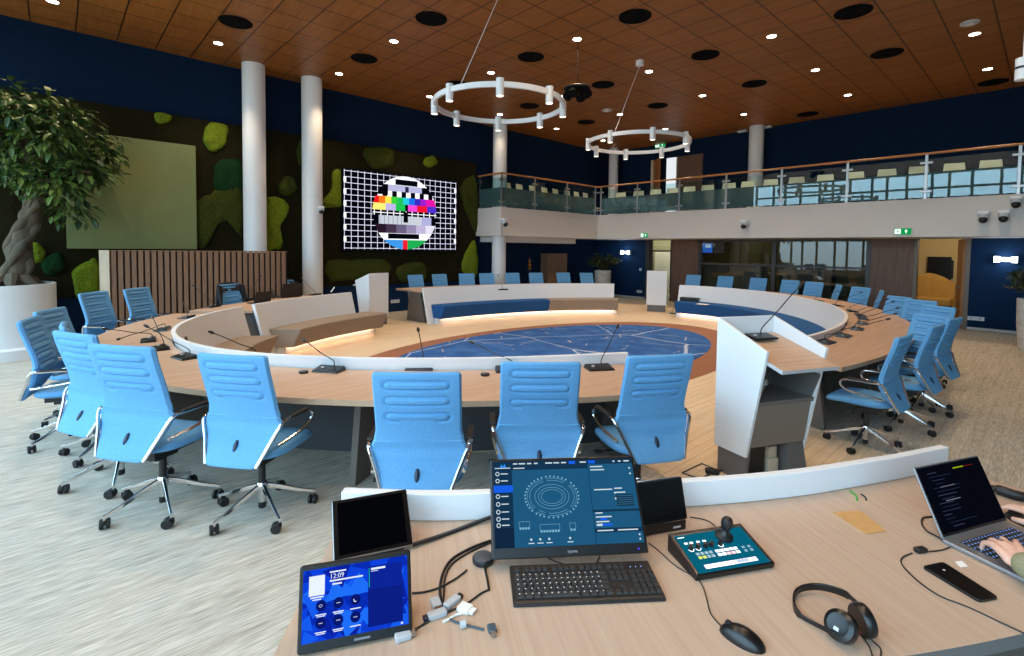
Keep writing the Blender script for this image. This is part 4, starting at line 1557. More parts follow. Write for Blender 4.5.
# gallery chairs
def gallery_chair(label):
    q = thing('shell_chair', label, 'chair', (0, 0, 0), 0, 'cream chairs along the gallery')
    bm = bmesh.new()
    lo = []
    for k in range(9):
        t = k/8
        z = .46+.56*t
        x = -.2-.09*t
        w = .21-.035*t**2
        lo.append([(x+.03*math.cos(a)*.6+.05*(abs(math.sin(a))**2)*.5, w*math.sin(a), z) for a in [2*PI*i/20 for i in range(20)]])
    loft(bm, lo)
    obj('backrest', bm, M_creamchair, q, smooth=True)
    bm = box(bmesh.new(), (.02, 0, .45), (.46, .43, .05))
    obj('seat', bm, M_creamchair, q, bevel=.02, smooth=True)
    for sx in (-.19, .2):
        for sy in (-.18, .18):
            obj('leg', tube(bmesh.new(), [(sx*.8, sy*.8, .43), (sx, sy, 0)], .011, 8), M_steel, q)
    return q
g0 = None
ZG = ZT-.16
rows = [(640, 194, 'left of the gallery doorway panel'), (657, 193, 'before the brown leaf of the gallery door'), (674, 191.5, 'before the bright gallery doorway'), (691, 190, 'just right of the bright gallery doorway'),
        (709.5, 188, 'before the brown gallery wall panel edge'), (731, 186, 'second left of the gallery column'), (750, 185, 'directly in front of the gallery column'), (773, 183, 'just right of the gallery column'),
        (799, 180, 'second right of the gallery column'), (828, 177, 'above the bright partition glass'), (858, 174, 'above the brown right wall panel'), (890, 171.5, 'above the green exit sign of the fascia'),
        (922, 169, 'above the ochre doorway'), (958, 165, 'second from the right end of the gallery'), (995, 162, 'at the right end of the gallery'), (622, 195, 'beside the corner column of the gallery')]
def gal(x, y, rz, label):
    global g0
    if g0 is None:
        g0 = gallery_chair(label)
        g0.location = (x, y, ZG)
        g0.rotation_euler = (0, 0, rz)
    else:
        dup(g0, (x, y, ZG), rz, label)
for px, py, lab in rows:
    p = atY(px, py, 15.05)
    gal(p.x, 14.82, -PI/2+.25, 'cream chair of the back gallery, '+lab)
for k, (px, lab) in enumerate(((510, 'nearest the gallery column'), (522, 'second from the gallery column'), (535, 'third from the gallery column'), (547, 'fourth from the gallery column'), (558, 'fourth from the inner corner'), (570, 'third from the inner corner'), (579, 'second from the inner corner'), (588, 'nearest the inner corner'))):
    p = atX(px, 192, -11.62)
    gal(-11.45, p.y, .2, 'cream chair of the left gallery, '+lab)

# ------------------------------------------------------------------ ceiling fittings
DLX = [-10.85, -8.44, -6.02, -3.55, -1.1]
DLY = [0.06, 2.36, 4.71, 7.06, 9.42, 11.8, 14.21]
seen = {(0, 0): 'downlight cut by the top edge above the tree', (0, 1): 'downlight beside the vent left of the first column', (0, 2): 'downlight right of the second column top', (0, 3): 'downlight left of the nearer ring chandelier',
        (1, 2): 'downlight between the two vents right of the second column', (1, 3): 'downlight just above the nearer ring chandelier', (0, 4): 'downlight seen through the nearer ring above the gallery column', (1, 4): 'downlight behind the right edge of the nearer ring',
        (2, 3): 'downlight from which the black speaker cluster seems to hang', (2, 4): 'downlight beside the white canopy of the farther ring', (2, 5): 'downlight right of the farther ring canopy, above the ring', (3, 4): 'bright downlight left of the largest right-hand vent',
        (3, 5): 'downlight in the middle of the right half of the ceiling', (3, 6): 'downlight near the back wall on the right half', (4, 5): 'downlight next to the pale smoke detector', (4, 6): 'downlight nearest the right end of the back wall',
        (1, 5): 'small downlight above the farther ring, on its left', (2, 6): 'small downlight just left of the gallery column top', (1, 6): 'small downlight seen behind the farther ring', (0, 5): 'tiny downlight before the dark wall left of the farther ring', (0, 6): 'tiny downlight in the far left ceiling corner'}
d0 = None
def downlight(x, y, label):
    global d0
    if d0 is None:
        d0 = thing('downlight', label, 'ceiling light', (x, y, ZC), 0, 'round recessed downlights')
        obj('trim_ring', lathe(bmesh.new(), [(.072, -.001), (.088, -.001), (.086, -.008), (.074, -.006)], n=28, capb=False, capt=False), M_white, d0, smooth=True)
        obj('lamp', lathe(bmesh.new(), [(.074, -.004), (.074, -.0015)], n=28), E_lamp, d0)
        return
    dup(d0, (x, y, ZC), 0, label)
def spot(name, loc, power, col=(1, .75, .50), size=rad(95), blend=.6, aim=(0, 0, -1), r=.06):
    l = bpy.data.lights.new(name, 'SPOT')
    l.energy = power
    l.color = col
    l.spot_size = size
    l.spot_blend = blend
    l.shadow_soft_size = r
    o = bpy.data.objects.new(name, l)
    COL.objects.link(o)
    o.location = loc
    o.rotation_euler = Vector(aim).to_track_quat('-Z', 'Y').to_euler()
    return o
P_DOWN = 150
for i, x in enumerate(DLX):
    for j, y in enumerate(DLY):
        if (i, j) in seen:
            downlight(x, y, seen[(i, j)])
            spot('downlight_beam', (x, y, ZC-.03), P_DOWN*(.35 if (i, j) == (0, 4) else 1))
        elif x > -5 or y < 3:
            spot('downlight_beam', (x, y, ZC-.03), P_DOWN)
v0 = None
vents = {(-9.62, 2.36): 'black round ceiling vent left of the first column, over the blue wall', (-7.18, 4.7): 'large black vent near the top edge, left of the chandelier cable', (-9.62, 4.7): 'black vent between the second column and the nearer ring', (-4.79, 7.05): 'large black vent at top centre above the farther ring canopy',
         (-7.2, 7.05): 'black vent right of the nearer chandelier cable', (-7.22, 9.41): 'black vent right of the hanging speaker cluster', (-4.76, 9.4): 'black vent right of the farther ring canopy', (-4.78, 11.78): 'black vent on the right between two downlights',
         (-7.24, 11.78): 'black vent above the farther ring', (-9.64, 11.79): 'small far black vent below the speaker cluster', (-9.64, 9.41): 'black vent seen inside the nearer ring', (-2.32, 9.38): 'largest black vent at the upper right', (-2.33, 11.76): 'black vent below the largest one at the upper right',
         (-1.09, 15.36): 'dark vent nearest the back wall at far right', (-4.78, 15.39): 'dark vent near the back wall right of the gallery column', (-9.6, 6.98): 'black vent half hidden by the left of the nearer ring'}
for (x, y), lab in vents.items():
    if v0 is None:
        v0 = thing('ceiling_vent', lab, 'ceiling vent', (x, y, ZC), 0, 'black round ceiling vents')
        obj('vent_rim', lathe(bmesh.new(), [(.25, -.001), (.262, -.001), (.26, -.012), (.235, -.014), (.23, -.004)], n=40, capb=False, capt=False), M_ventblack, v0, smooth=True)
        bm = lathe(bmesh.new(), [(.235, -.003), (.235, -.001)], n=40)
        for r in (.19, .145, .10, .055):
            lathe(bm, [(r, -.003), (r+.012, -.010), (r+.016, -.003)], n=40, capb=False, capt=False)
        for k in range(4):
            box(bm, (0, 0, -.006), (.46, .012, .006), k*PI/4)
        obj('vent_grille', bm, M_ventblack, v0)
    else:
        dup(v0, (x, y, ZC), 0, lab)
def ceiling_disc(px, py, r, label, name='smoke_detector'):
    p = at(px, py, ZC)
    q = thing(name, label, 'smoke detector', (p.x, p.y, ZC), 0, 'pale discs on the ceiling')
    obj('detector_body', lathe(bmesh.new(), [(r, 0), (r, -.018), (r*.8, -.03)][::-1], n=32), M_greyplastic, q, smooth=True)
    obj('detector_ring', lathe(bmesh.new(), [(r*.5, -.031), (r*.35, -.034)][::-1], n=24), M_white, q)
ceiling_disc(969.8, 22.6, .125, 'pale grey ceiling disc above the downlight at upper right')
ceiling_disc(607, 110, .14, 'pale grey ceiling disc left of the farther ring cable')
for px, py, lab in ((742.5, 130.5, 'small white ceiling fitting left of the gallery column top'), (766.5, 126.5, 'small white ceiling fitting right of the gallery column top')):
    p = at(px, py, ZC)
    q = thing('emergency_light', lab, 'emergency light', (p.x, p.y, ZC), 0, 'white emergency lights')
    obj('light_body', bx(-.14, .14, -.07, .07, -.05, 0), M_white, q, bevel=.01)
    obj('light_lens', bx(-.11, .11, -.05, .05, -.058, -.05), M_greyplastic, q)

# ring chandeliers
def chandelier(c, R_, offs, cable, label, canopy):
    q = thing('ring_chandelier', label, 'chandelier', c, 0, 'white ring chandeliers')
    bm = lathe(bmesh.new(), [(R_-.018, -.035), (R_+.018, -.035), (R_+.018, .035), (R_-.018, .035), (R_-.018, -.035)], n=96, capb=False, capt=False)
    obj('ring', bm, M_white, q, smooth=True)
    for k in range(8):
        a = offs+k*PI/4
        x, y = R_*math.cos(a), R_*math.sin(a)
        bm = lathe(bmesh.new(), [(.0001, .075), (.051, .075), (.051, -.15), (.045, -.15), (.045, -.135)], (x, y, 0), 24, capt=False, capb=False)
        s = obj('spot_lamp', bm, M_white, q, smooth=True)
        obj('lens', lathe(bmesh.new(), [(.045, -.143), (.045, -.137)], (x, y, 0), 20), E_lens, s)
        spot('ring_beam', (c[0]+x, c[1]+y, c[2]-.2), 22, (1, .84, .66), rad(80), .7, r=.045)
    bm = tube(bmesh.new(), [Vector(p)-Vector(c) for p in cable], .006, 6)
    obj('suspension_cable', bm, M_white, q)
    if canopy:
        obj('canopy', lathe(bmesh.new(), [(.08, ZC-c[2]), (.08, ZC-c[2]-.09), (.02, ZC-c[2]-.10)], n=28), M_white, q, smooth=True)
z2 = 3.85
c2 = (-5.82, 8.77, z2+.06)
p = at(651, 133, z2+.06)
off2 = math.atan2(p.y-c2[1], p.x-c2[0])
ca = at(612, 133, z2+.06)
cd = Vector((ca.x-c2[0], ca.y-c2[1])).normalized()*1.01
chandelier(c2, 1.01, off2, [(c2[0]+cd.x, c2[1]+cd.y, z2+.09), (c2[0], c2[1], ZC-.09)], 'white ring chandelier with eight spots, farther one near the gallery', True)
c1 = (-5.63, 4.87, 3.85)
p = at(500, 85.5, 3.85)
off1 = math.atan2(p.y-c1[1], p.x-c1[0])
ca = at(456, 85, 3.85)
cd = Vector((ca.x-c1[0], ca.y-c1[1])).normalized()*.945
chandelier(c1, .945, off1, [(c1[0]+cd.x, c1[1]+cd.y, 3.88), (c1[0], c1[1], ZC-.09)], 'white ring chandelier with eight spots, nearer one at top centre', True)

# hanging loudspeaker cluster
CP = Vector((-6.09, 7.17, 0))
d = ray(579, 93)
zc_ = H+d.z*(Vector((CP.x, CP.y)).length/Vector((d.x, d.y)).length)
q = thing('speaker_cluster', 'black cluster of hanging speakers on a thin rod between the two rings', 'speaker', (CP.x, CP.y, zc_))
obj('drop_rod', tube(bmesh.new(), [(0, 0, .08), (0, 0, ZC-zc_)], .008, 8), M_ventblack, q)
obj('mount_plate', lathe(bmesh.new(), [(.24, .07), (.25, .085), (.24, .10)], n=28), M_black, q, smooth=True)
for k in range(4):
    a = k*PI/2+.35
    M = Matrix.Translation((.15*math.cos(a), .15*math.sin(a), .02)) @ Matrix.Rotation(a, 4, 'Z') @ Matrix.Rotation(rad(-38), 4, 'Y')
    bm = cyl(bmesh.new(), (0, 0, -.12), .085, .17, 20, M=M)
    cyl(bm, (0, 0, -.135), .07, .02, 20, M=M)
    obj('speaker_can', bm, M_ventblack, q, smooth=True, bevel=.008)
bm = lathe(bmesh.new(), [(.04, -.03), (.05, .0), (.04, .07)], n=16)
obj('swivel', bm, M_brass, q, smooth=True)

# cameras on the fascia
for (x, y, z), rz, lab in ((atY(746, 225, YF), -PI/2, 'white dome camera on the fascia below the gallery column'), (atY(984, 218, YF), -PI/2, 'white dome camera on the right fascia, left of the pair'),
                           (atY(1004, 217, YF), -PI/2, 'white dome camera on the right fascia, right of the pair'), (atY(1016.5, 203, YF), -PI/2, 'white dome camera above the pair at the right fascia end'), (atX(502, 223, XF), 0, 'white dome camera on the left fascia under the gallery column'),
                           (atX(321, 211, -11.40), -.3, 'small white dome camera clamped to the second column')):
    ptz((x, y, z+.03), rz, lab)

# exit signs
E_exit, E_exitw = emis('exit_green_glow', S(20, 170, 90), .8), emis('exit_white_glow', (.8, 1, .9, 1), 1.6)
def exit_sign(loc, w, h, label):
    q = thing('exit_sign', label, 'exit sign', loc, 0, 'green running-man exit signs')
    obj('sign_box', bx(-w/2, w/2, 0, .04, -h/2, h/2), M_white, q, bevel=.004)
    D = Decal((0, -.002, 0), (1, 0, 0), (0, 0, 1), (0, -1, 0))
    D.rect(-w/2+.004, -h/2+.004, w/2-.004, h/2-.004, E_exit)
    D.rect(-w*.44, -h*.36, -w*.10, h*.36, E_exitw, .001)
    c = -w*.26
    D.disc(c+h*.06, h*.22, h*.08, E_exit, .002, 12)
    for pts in ([(-.05, .12), (.08, .12), (.04, -.1), (-.08, -.08)], [(-.05, .12), (-.22, .0), (-.18, -.04), (-.02, .06)], [(.06, .1), (.2, .02), (.17, -.03), (.05, .04)], [(-.08, -.08), (.0, -.1), (-.14, -.3), (-.2, -.27)], [(.0, -.06), (.06, -.1), (.16, -.3), (.09, -.31)]):
        D.poly([(c+a*h, b*h) for a, b in pts], E_exit, .002)
    c = w*.2
    for pts in ([(-.05, -.28), (.05, -.28), (.05, .1), (-.05, .1)], [(-.2, .02), (0, .3), (.2, .02), (.1, .02), (0, .16), (-.1, .02)]):
        D.poly([(c+a*h, b*h) for a, b in pts], E_exitw, .002)
    D.build('pictogram', q)
p = atY(645, 235.3, YF)
exit_sign((p.x, YF-.05, p.z), .27, .15, 'green exit sign on the fascia above the far lectern')
p = atY(903, 231.5, YF)
exit_sign((p.x, YF-.05, p.z), .32, .15, 'green exit sign on the fascia above the brown wall panel')
p = atY(661, 145, YU)
exit_sign((p.x, YU-.06, p.z), .42, .2, 'green exit sign above the gallery doorway, behind the farther ring')

# wall lamps
def sconce(px, py, label):
    p = atY(px, py, YW)
    q = thing('wall_lamp', label, 'wall lamp', (p.x, YW, p.z), 0, 'small wall lamps under the gallery')
    for s in (-1, 1):
        bm = bx(s*.14-.05, s*.14+.05, -.12, -.01, -.07, .07)
        l = obj('lamp_cube', bm, M_white, q, bevel=.006)
        obj('glow_face', bx(s*.14-.045, s*.14+.045, -.126, -.121, -.065, .065), E_sconce, l)
    obj('wall_plate', bx(-.18, .18, -.015, 0, -.05, .05), M_white, q)
    l = bpy.data.lights.new('wall_lamp_light', 'POINT')
    l.energy = 6
    l.color = (.75, .87, 1)
    l.shadow_soft_size = .08
    o = bpy.data.objects.new('wall_lamp_light', l)
    COL.objects.link(o)
    o.location = (p.x, YW-.22, p.z)
sconce(627, 252.5, 'pair of lit cube lamps on the blue wall left of the glass door')
sconce(1006, 259.5, 'pair of lit cube lamps on the blue wall behind the right plant')

# outlets
def outlet(loc, rz, w, label):
    q = thing('wall_outlet', label, 'wall outlet', loc, rz, 'white wall outlets')
    obj('cover_plate', bx(-w/2, w/2, -.012, 0, -.045, .045), M_white, q, bevel=.003)
    bm = bmesh.new()
    n = max(1, int(w/.12))
    for k in range(n):
        cyl(bm, (0, 0, 0), .024, .004, 20, M=Matrix.Translation((-w/2+w*(k+.5)/n, -.012, 0)) @ Matrix.Rotation(PI/2, 4, 'X'))
    obj('socket', bm, M_greyplastic, q)
p = atX(395, 301.3, XL-.02)
outlet(p, PI/2, .26, 'white double outlet on the navy wall right of the far-left lectern')
p = atY(975.5, 318.5, YW)
outlet(p, 0, .3, 'white outlet low on the blue wall right of the ochre doorway')
p = atY(639.5, 291.5, YW)
outlet(p, 0, .22, 'white outlet low on the blue wall left of the far lectern')
p = atY(640.5, 269.5, YW)
outlet(p, 0, .1, 'small white switch at mid height left of the far lectern')
# spot fitting at the right frame edge
p = EYE+ray(1023, 69)*4.2
q = thing('pendant_spot', 'white cylindrical pendant spot cut by the right frame edge', 'pendant lamp', (p.x, p.y, p.z))
bm = lathe(bmesh.new(), [(.001, .09), (.05, .09), (.05, .02)], n=24, capb=False, capt=False)
obj('upper_can', bm, M_white, q, smooth=True)
obj('lower_can', lathe(bmesh.new(), [(.05, .0), (.05, -.09), (.001, -.09)], n=24, capb=False, capt=False), M_white, q, smooth=True)
obj('dark_band', lathe(bmesh.new(), [(.046, -.002), (.046, .022)], n=24), M_black, q, smooth=True)
obj('drop_rod', tube(bmesh.new(), [(0, 0, .09), (0, 0, ZC-p.z)], .006, 6), M_white, q)
# ------------------------------------------------------------------ near operator desk
ZD = .74
base = [(-1.75, .762), (-1.54, .975), (-1.385, 1.165), (-1.16, 1.48), (-.93, 1.825), (-.78, 2.06), (-.655, 2.28), (-.54, 2.52), (-.425, 2.77), (-.30, 3.075)]
base = [Vector((p.x, p.y)) for p in smooth_path([(a, b, 0) for a, b in base], 4)]
def off(d):
    out = []
    for i, p in enumerate(base):
        t = (base[min(i+1, len(base)-1)]-base[max(i-1, 0)]).normalized()
        out.append(p+Vector((t.y, -t.x))*d)
    return out
q = thing('operator_desk', 'curved oak operator desk in the foreground with a white raised rim', 'desk', (-.7, 1.5, 0))
qi = Matrix.Translation((.7, -1.5, 0))
def dpart(name, bm, m, **k):
    bmesh.ops.transform(bm, matrix=qi, verts=bm.verts)
    return obj(name, bm, m, q, **k)
fr, bk_ = off(.75), off(-.035)
poly = [tuple(p) for p in bk_]+[(.62, 2.95), tuple(fr[-1]+Vector((.06, -.06)))]+[tuple(p) for p in fr[:4:-1]]+[(-1.13, .27)]
bm = prism(bmesh.new(), poly, ZD-.038, ZD)
bmesh.ops.recalc_face_normals(bm, faces=bm.faces)
for f in bm.faces:
    f.normal_update()
    f.material_index = 0 if abs(f.normal.z) > .6 else 1
dpart('desktop', bm, [M_desk2, M_grey])
rimo = off(-.037)
dpart('raised_rim', prism(bmesh.new(), [tuple(p) for p in base]+[tuple(p) for p in rimo[::-1]], ZD+.001, .842), M_rim, bevel=.004)
a, b = off(.02), off(.05)
dpart('modesty_panel', prism(bmesh.new(), [tuple(p) for p in a[2:-2]]+[tuple(p) for p in b[2:-2][::-1]], .01, ZD-.039), M_darkgrey)
for i in (3, 18, -4):
    t = (base[i+1]-base[i-1]).normalized()
    n = Vector((t.y, -t.x))
    c = base[i]
    P = [c+n*.06-t*.025, c+n*.64-t*.025, c+n*.64+t*.025, c+n*.06+t*.025]
    dpart('leg', prism(bmesh.new(), [tuple(p) for p in P], .0, ZD-.039), M_taupe)

# ------------------------------------------------------------------ devices on the desk
def dev(name, label, cat, x, y, yawd, group=None):
    return thing(name, label, cat, (x, y, ZD), rad(yawd), group)
def face(o, z, tilt, lift=.0015):
    t = rad(tilt)
    n = Vector((0, -math.cos(t), math.sin(t)))
    return Decal(Vector((0, 0, z))+n*lift, (1, 0, 0), (0, math.sin(t), math.cos(t)), n)
def tiltM(z, tilt):
    return Matrix.Translation((0, 0, z)) @ Matrix.Rotation(-rad(tilt), 4, 'X')

# monitor
w, h, z0, ti = .504, .299, .04, 34.8
q = dev('monitor', 'large lit monitor with a seating-plan interface at the middle of the desk', 'monitor', -1.146, .983, 52.8)
M = tiltM(z0, ti)
obj('monitor_case', box(bmesh.new(), (w/2, .02, h/2), (w, .038, h), M=M), M_satin, q, bevel=.004)
D = face(q, z0, ti)
c_bg, c_dk, c_ln, c_tx, c_bl = em(30, 88, 126), em(20, 52, 80), em(120, 176, 206), em(205, 222, 232), em(24, 96, 232)
bz, bb = .010, .030
D.rect(bz, bb, w-bz, h-bz, c_bg)
def U(fx, fy):
    return bz+(w-2*bz)*fx, bb+(h-bz-bb)*(1-fy)
def R(x0, y0, x1, y1, m, l=.0005):
    a, b = U(x0, y1), U(x1, y0)
    D.rect(a[0], a[1], b[0], b[1], m, l)
R(0, 0, 1, .06, c_dk)
R(0, 0, .13, .78, c_dk)
R(0, .78, .13, 1, em(16, 40, 64), .0006)
R(.13, .06, .67, .11, c_dk)
R(.672, .06, .675, 1, em(14, 36, 56), .0008)
R(0, .29, .132, .375, c_bl, .001)
R(.01, .075, .12, .085, c_tx, .001)
for pts in ([(.045, .07), (.06, .03), (.068, .07)], [(.066, .07), (.08, .025), (.09, .07)]):
    D.poly([U(*p) for p in pts], em(40, 150, 255), .001)
for k, yy in enumerate((.15, .235, .42, .51, .60, .68, .75)):
    R(.05, yy-.006, .10, yy+.006, c_tx, .001)
    c = U(.028, yy)
    D.ring(c[0], c[1], .007, .007, .0025, c_tx, .001, n=16)
for x0, x1 in ((.14, .17), (.18, .225), (.24, .27), (.29, .315), (.37, .42), (.43, .47), (.485, .52), (.62, .665), (.86, .875), (.90, .92), (.94, .98)):
    R(x0, .022, x1, .038, c_tx, .001)
R(.54, .012, .585, .05, c_bl, .001)
R(.68, .012, .73, .05, c_bl, .001)
R(.14, .08, .22, .092, c_tx, .001)
# plan of the ring of seats
pc = U(.40, .44)
for rx, ry in ((.058, .038), (.046, .029), (.036, .022)):
    D.ring(pc[0], pc[1], rx, ry, .0011, c_ln, .001, n=56)
for a0, a1 in ((-50, -100), (-110, -128), (-140, -250), (100, 55), (40, -40)):
    D.ring(pc[0], pc[1], .076, .051, .0011, c_ln, .001, rad(a0), rad(a1), 30)
    D.ring(pc[0], pc[1], .084, .058, .0011, c_ln, .001, rad(a0), rad(a1), 30)
    nn = int(abs(a1-a0)/9)
    for k in range(nn+1):
        t = rad(a0+(a1-a0)*k/max(1, nn))
        D.disc(pc[0]+.090*math.cos(t), pc[1]+.063*math.sin(t), .003, c_ln, .001, 8)
def desk_icon(fx, fy, wd, n):
    c = U(fx, fy)
    D.rect(c[0]-wd/2, c[1], c[0]+wd/2, c[1]+.001, c_ln, .001)
    D.rect(c[0]-wd/2, c[1]-.016, c[0]-wd/2+.001, c[1], c_ln, .001)
    D.rect(c[0]+wd/2-.001, c[1]-.016, c[0]+wd/2, c[1], c_ln, .001)
    for k in range(n):
        D.disc(c[0]-wd/2+wd*(k+.5)/n, c[1]-.019, .004, c_ln, .001, 8)
desk_icon(.20, .72, .035, 4)
desk_icon(.37, .76, .065, 7)
desk_icon(.525, .755, .02, 2)
for fx in (.24, .30, .36, .50):
    c = U(fx, .95)
    D.disc(c[0], c[1]+.008, .0035, c_tx, .001, 10)
    R(fx-.02, .955, fx+.02, .965, c_tx, .001)
for (x0, y0, x1) in ((.69, .085, .78), (.69, .125, .79), (.70, .37, .83), (.845, .36, .90), (.85, .41, .92), (.69, .645, .74), (.69, .69, .80), (.69, .745, .78), (.69, .845, .80), (.83, .845, .97)):
    R(x0, y0, x1, y0+.014, c_tx, .001)
R(.85, .44, .97, .58, c_dk, .0008)
for k in range(5):
    R(.855, .455+k*.025, .965, .462+k*.025, em(60, 110, 140), .001)
R(.675, .615, 1, .64, c_dk, .0008)
R(.72, .71, .765, .735, c_bl, .001)
R(.69, .775, .73, .80, c_tx, .001)
R(.73, .775, .80, .80, c_bl, .001)
R(.675, .825, 1, .875, c_dk, .0008)
for fx, fy in ((.975, .12), (.975, .19), (.845, .42), (.845, .49), (.975, .91), (.975, .96)):
    c = U(fx, fy)
    D.disc(c[0], c[1], .003, c_tx, .001, 10)
D.text('iiyama', w*.475, .010, .013, mat('bezel_lettering', S(150, 150, 150), .5), .001)
D.disc(w-.033, .013, .003, em(90, 60, 230, 1.5), .001, 10)
D.build('screen_picture', q)
bm = bmesh.new()
box(bm, (w/2, .17, .006), (.26, .20, .012))
tube(bm, [(w/2-.05, .20, .01), (w/2-.05, .13, .15)], .014, 10)
tube(bm, [(w/2+.05, .20, .01), (w/2+.05, .13, .15)], .014, 10)
obj('monitor_stand', bm, M_black, q, bevel=.003)

# dark tablet
w, h, z0, ti = .252, .187, .018, 45
q = dev('touch_panel', 'dark touch panel on a stand, standing behind the blue lit panel', 'touch panel', -1.494, .625, 69.5, None)
M = tiltM(z0, ti)
obj('panel_case', box(bmesh.new(), (w/2, .0095, h/2), (w, .018, h), M=M), M_alu, q, bevel=.007, seg=3)
D = face(q, z0, ti, .0008)
D.rect(.003, .003, w-.003, h-.003, M_gloss)
D.rect(.018, .014, w-.018, h-.012, em(5, 6, 10, 1), .0005)
D.build('screen_glass', q)
bm = bmesh.new()
prismM(bm, [(.01, .0), (.16, .0), (.12, .12), (.03, .022)], .03, w-.03, Matrix(((0, 0, 1, 0), (1, 0, 0, 0), (0, 1, 0, 0), (0, 0, 0, 1))))
obj('panel_stand', bm, M_black, q, bevel=.003)

# blue tablet
w, h, z0, ti = .280, .195, .006, 22
q = dev('touch_panel', 'lit touch panel showing a blue faceted interface, nearest at lower left', 'touch panel', -1.212, .414, 63.9, None)
M = tiltM(z0, ti)
obj('panel_case', box(bmesh.new(), (w/2, .0095, h/2), (w, .018, h), M=M), M_satin, q, bevel=.008, seg=3)
D = face(q, z0, ti, .0008)
D.rect(.004, .004, w-.004, h-.004, M_gloss)
x0, x1, y0, y1 = .010, w-.010, .024, h-.012
D.rect(x0, y0, x1, y1, em(12, 66, 222), .0004)
rt = random.Random(4)
for k in range(46):
    cx_, cy_ = rt.uniform(x0, x1), rt.uniform(y0, y1)
    s = rt.uniform(.02, .05)
    a = rt.uniform(0, 6)
    tri = [(cx_+s*math.cos(a+j*2.1), cy_+s*math.sin(a+j*2.1)*.8) for j in range(3)]
    for aa, bb2, cc in ((-1, 0, -x0), (1, 0, x1), (0, -1, -y0), (0, 1, y1)):
        tri = clip_poly(tri, aa, bb2, cc)
    if len(tri) > 2:
        D.poly(tri, em(*rt.choice([(8, 44, 180), (22, 92, 240), (14, 58, 205), (30, 110, 250), (10, 34, 160)])), .0006+.00001*k)
def V(fx, fy):
    return x0+(x1-x0)*fx, y0+(y1-y0)*(1-fy)
def RV(a, b, c, d, m, l=.0014):
    p_, q_ = V(a, d), V(c, b)
    D.rect(p_[0], p_[1], q_[0], q_[1], m, l)
tw = em(225, 235, 255, 1.1)
RV(.055, .09, .20, .37, tw)
RV(.07, .385, .19, .405, tw)
RV(.09, .42, .17, .435, tw)
RV(.245, .06, .40, .08, tw)
D.text('12:09', *V(.245, .165), .016, tw, .0014)
for a, b, c in ((.245, .185, .56), (.27, .235, .36)):
    RV(a, b, c, b+.022, tw)
RV(.61, .08, .945, .94, em(10, 30, 132), .0013)
RV(.61, .08, .945, .42, em(12, 36, 150), .00135)
RV(.618, .10, .626, .38, em(20, 170, 170), .0016)
RV(.64, .105, .78, .135, tw, .0016)
RV(.64, .15, .71, .158, tw, .0016)
icon = em(8, 24, 110)
for i, fx in enumerate((.17, .33, .49)):
    for j, fy in enumerate((.52, .76)):
        c = V(fx, fy)
        D.disc(c[0], c[1], .0125, icon, .0015, 24)
        RV(fx-.05, fy+.115, fx+.05, fy+.13, tw, .0016)
        if i < 2:
            RV(fx-.04, fy+.14, fx+.04, fy+.152, tw, .0016)
        if (i, j) == (0, 0):
            D.ring(c[0]-.001, c[1], .005, .004, .001, tw, .0018, n=4)
        elif (i, j) == (2, 0):
            D.ring(c[0], c[1], .005, .005, .0018, tw, .0018, rad(150), rad(300), 12)
        else:
            for m_ in (-1, 0, 1):
                D.disc(c[0]+m_*.0035, c[1], .0011, tw, .0018, 8)
RV(.925, .955, .945, .98, tw, .0016)
D.rect(w*.48, .010, w*.62, .015, mat('bezel_mark', S(120, 120, 128), .5), .001)
D.build('screen_picture', q)
bm = bmesh.new()
prismM(bm, [(.012, .0), (.15, .0), (.085, .13), (.02, .016)], .03, w-.03, Matrix(((0, 0, 1, 0), (1, 0, 0, 0), (0, 1, 0, 0), (0, 0, 0, 1))))
obj('panel_stand', bm, M_black, q, bevel=.003)

# small dark monitor
w, h, z0, ti = .25, .142, .035, 17
q = dev('small_monitor', 'small dark monitor half hidden behind the right edge of the big monitor', 'monitor', -.972, 1.452, 64.5, None)
M = tiltM(z0, ti)
obj('monitor_case', box(bmesh.new(), (w/2, .012, h/2), (w, .022, h), M=M), M_satin, q, bevel=.003)
D = face(q, z0, ti, .0008)
D.rect(.006, .010, w-.006, h-.006, M_gloss)
D.build('screen_glass', q)
bm = box(bmesh.new(), (w/2, .03, .018), (w*.92, .07, .036))
box(bm, (w/2, .05, .05), (.10, .03, .07))
obj('monitor_stand', bm, M_satin, q, bevel=.004)
obj('stand_mark', bx(w*.74, w*.86, -.007, -.0052, .012, .018), M_greyplastic, q)

# keyboard
w, d = .442, .155
q = dev('keyboard', 'black full-size wired keyboard in front of the big monitor', 'keyboard', -.988, .928, 51.8)
bm = bmesh.new()
prismM(bm, [(0, 0), (d, 0), (d, .024), (.01, .012), (0, .008)], 0, w, Matrix(((0, 0, 1, 0), (1, 0, 0, 0), (0, 1, 0, 0), (0, 0, 0, 1))))
obj('keyboard_case', bm, M_black, q, bevel=.004)
M_key = mat('key_plastic', S(46, 42, 40), .55)
M_legend = mat('key_legend', S(205, 205, 205), .6)
bm = bmesh.new()
K = .0188
def key(x, y, kw=1.0, kd=1.0):
    z = .0125+(y/d)*.0115
    W_, D_ = kw*K-.0022, kd*K-.0022
    cx_, cy_ = x+kw*K/2, y+kd*K/2
    lo = [(cx_-W_/2, cy_-D_/2, z), (cx_+W_/2, cy_-D_/2, z), (cx_+W_/2, cy_+D_/2, z), (cx_-W_/2, cy_+D_/2, z)]
    hi = [(cx_+(px_-cx_)*.78, cy_+(py_-cy_)*.78+.0006, z+.0075) for px_, py_, _ in lo]
    loft(bm, [lo, hi])
r0 = .016
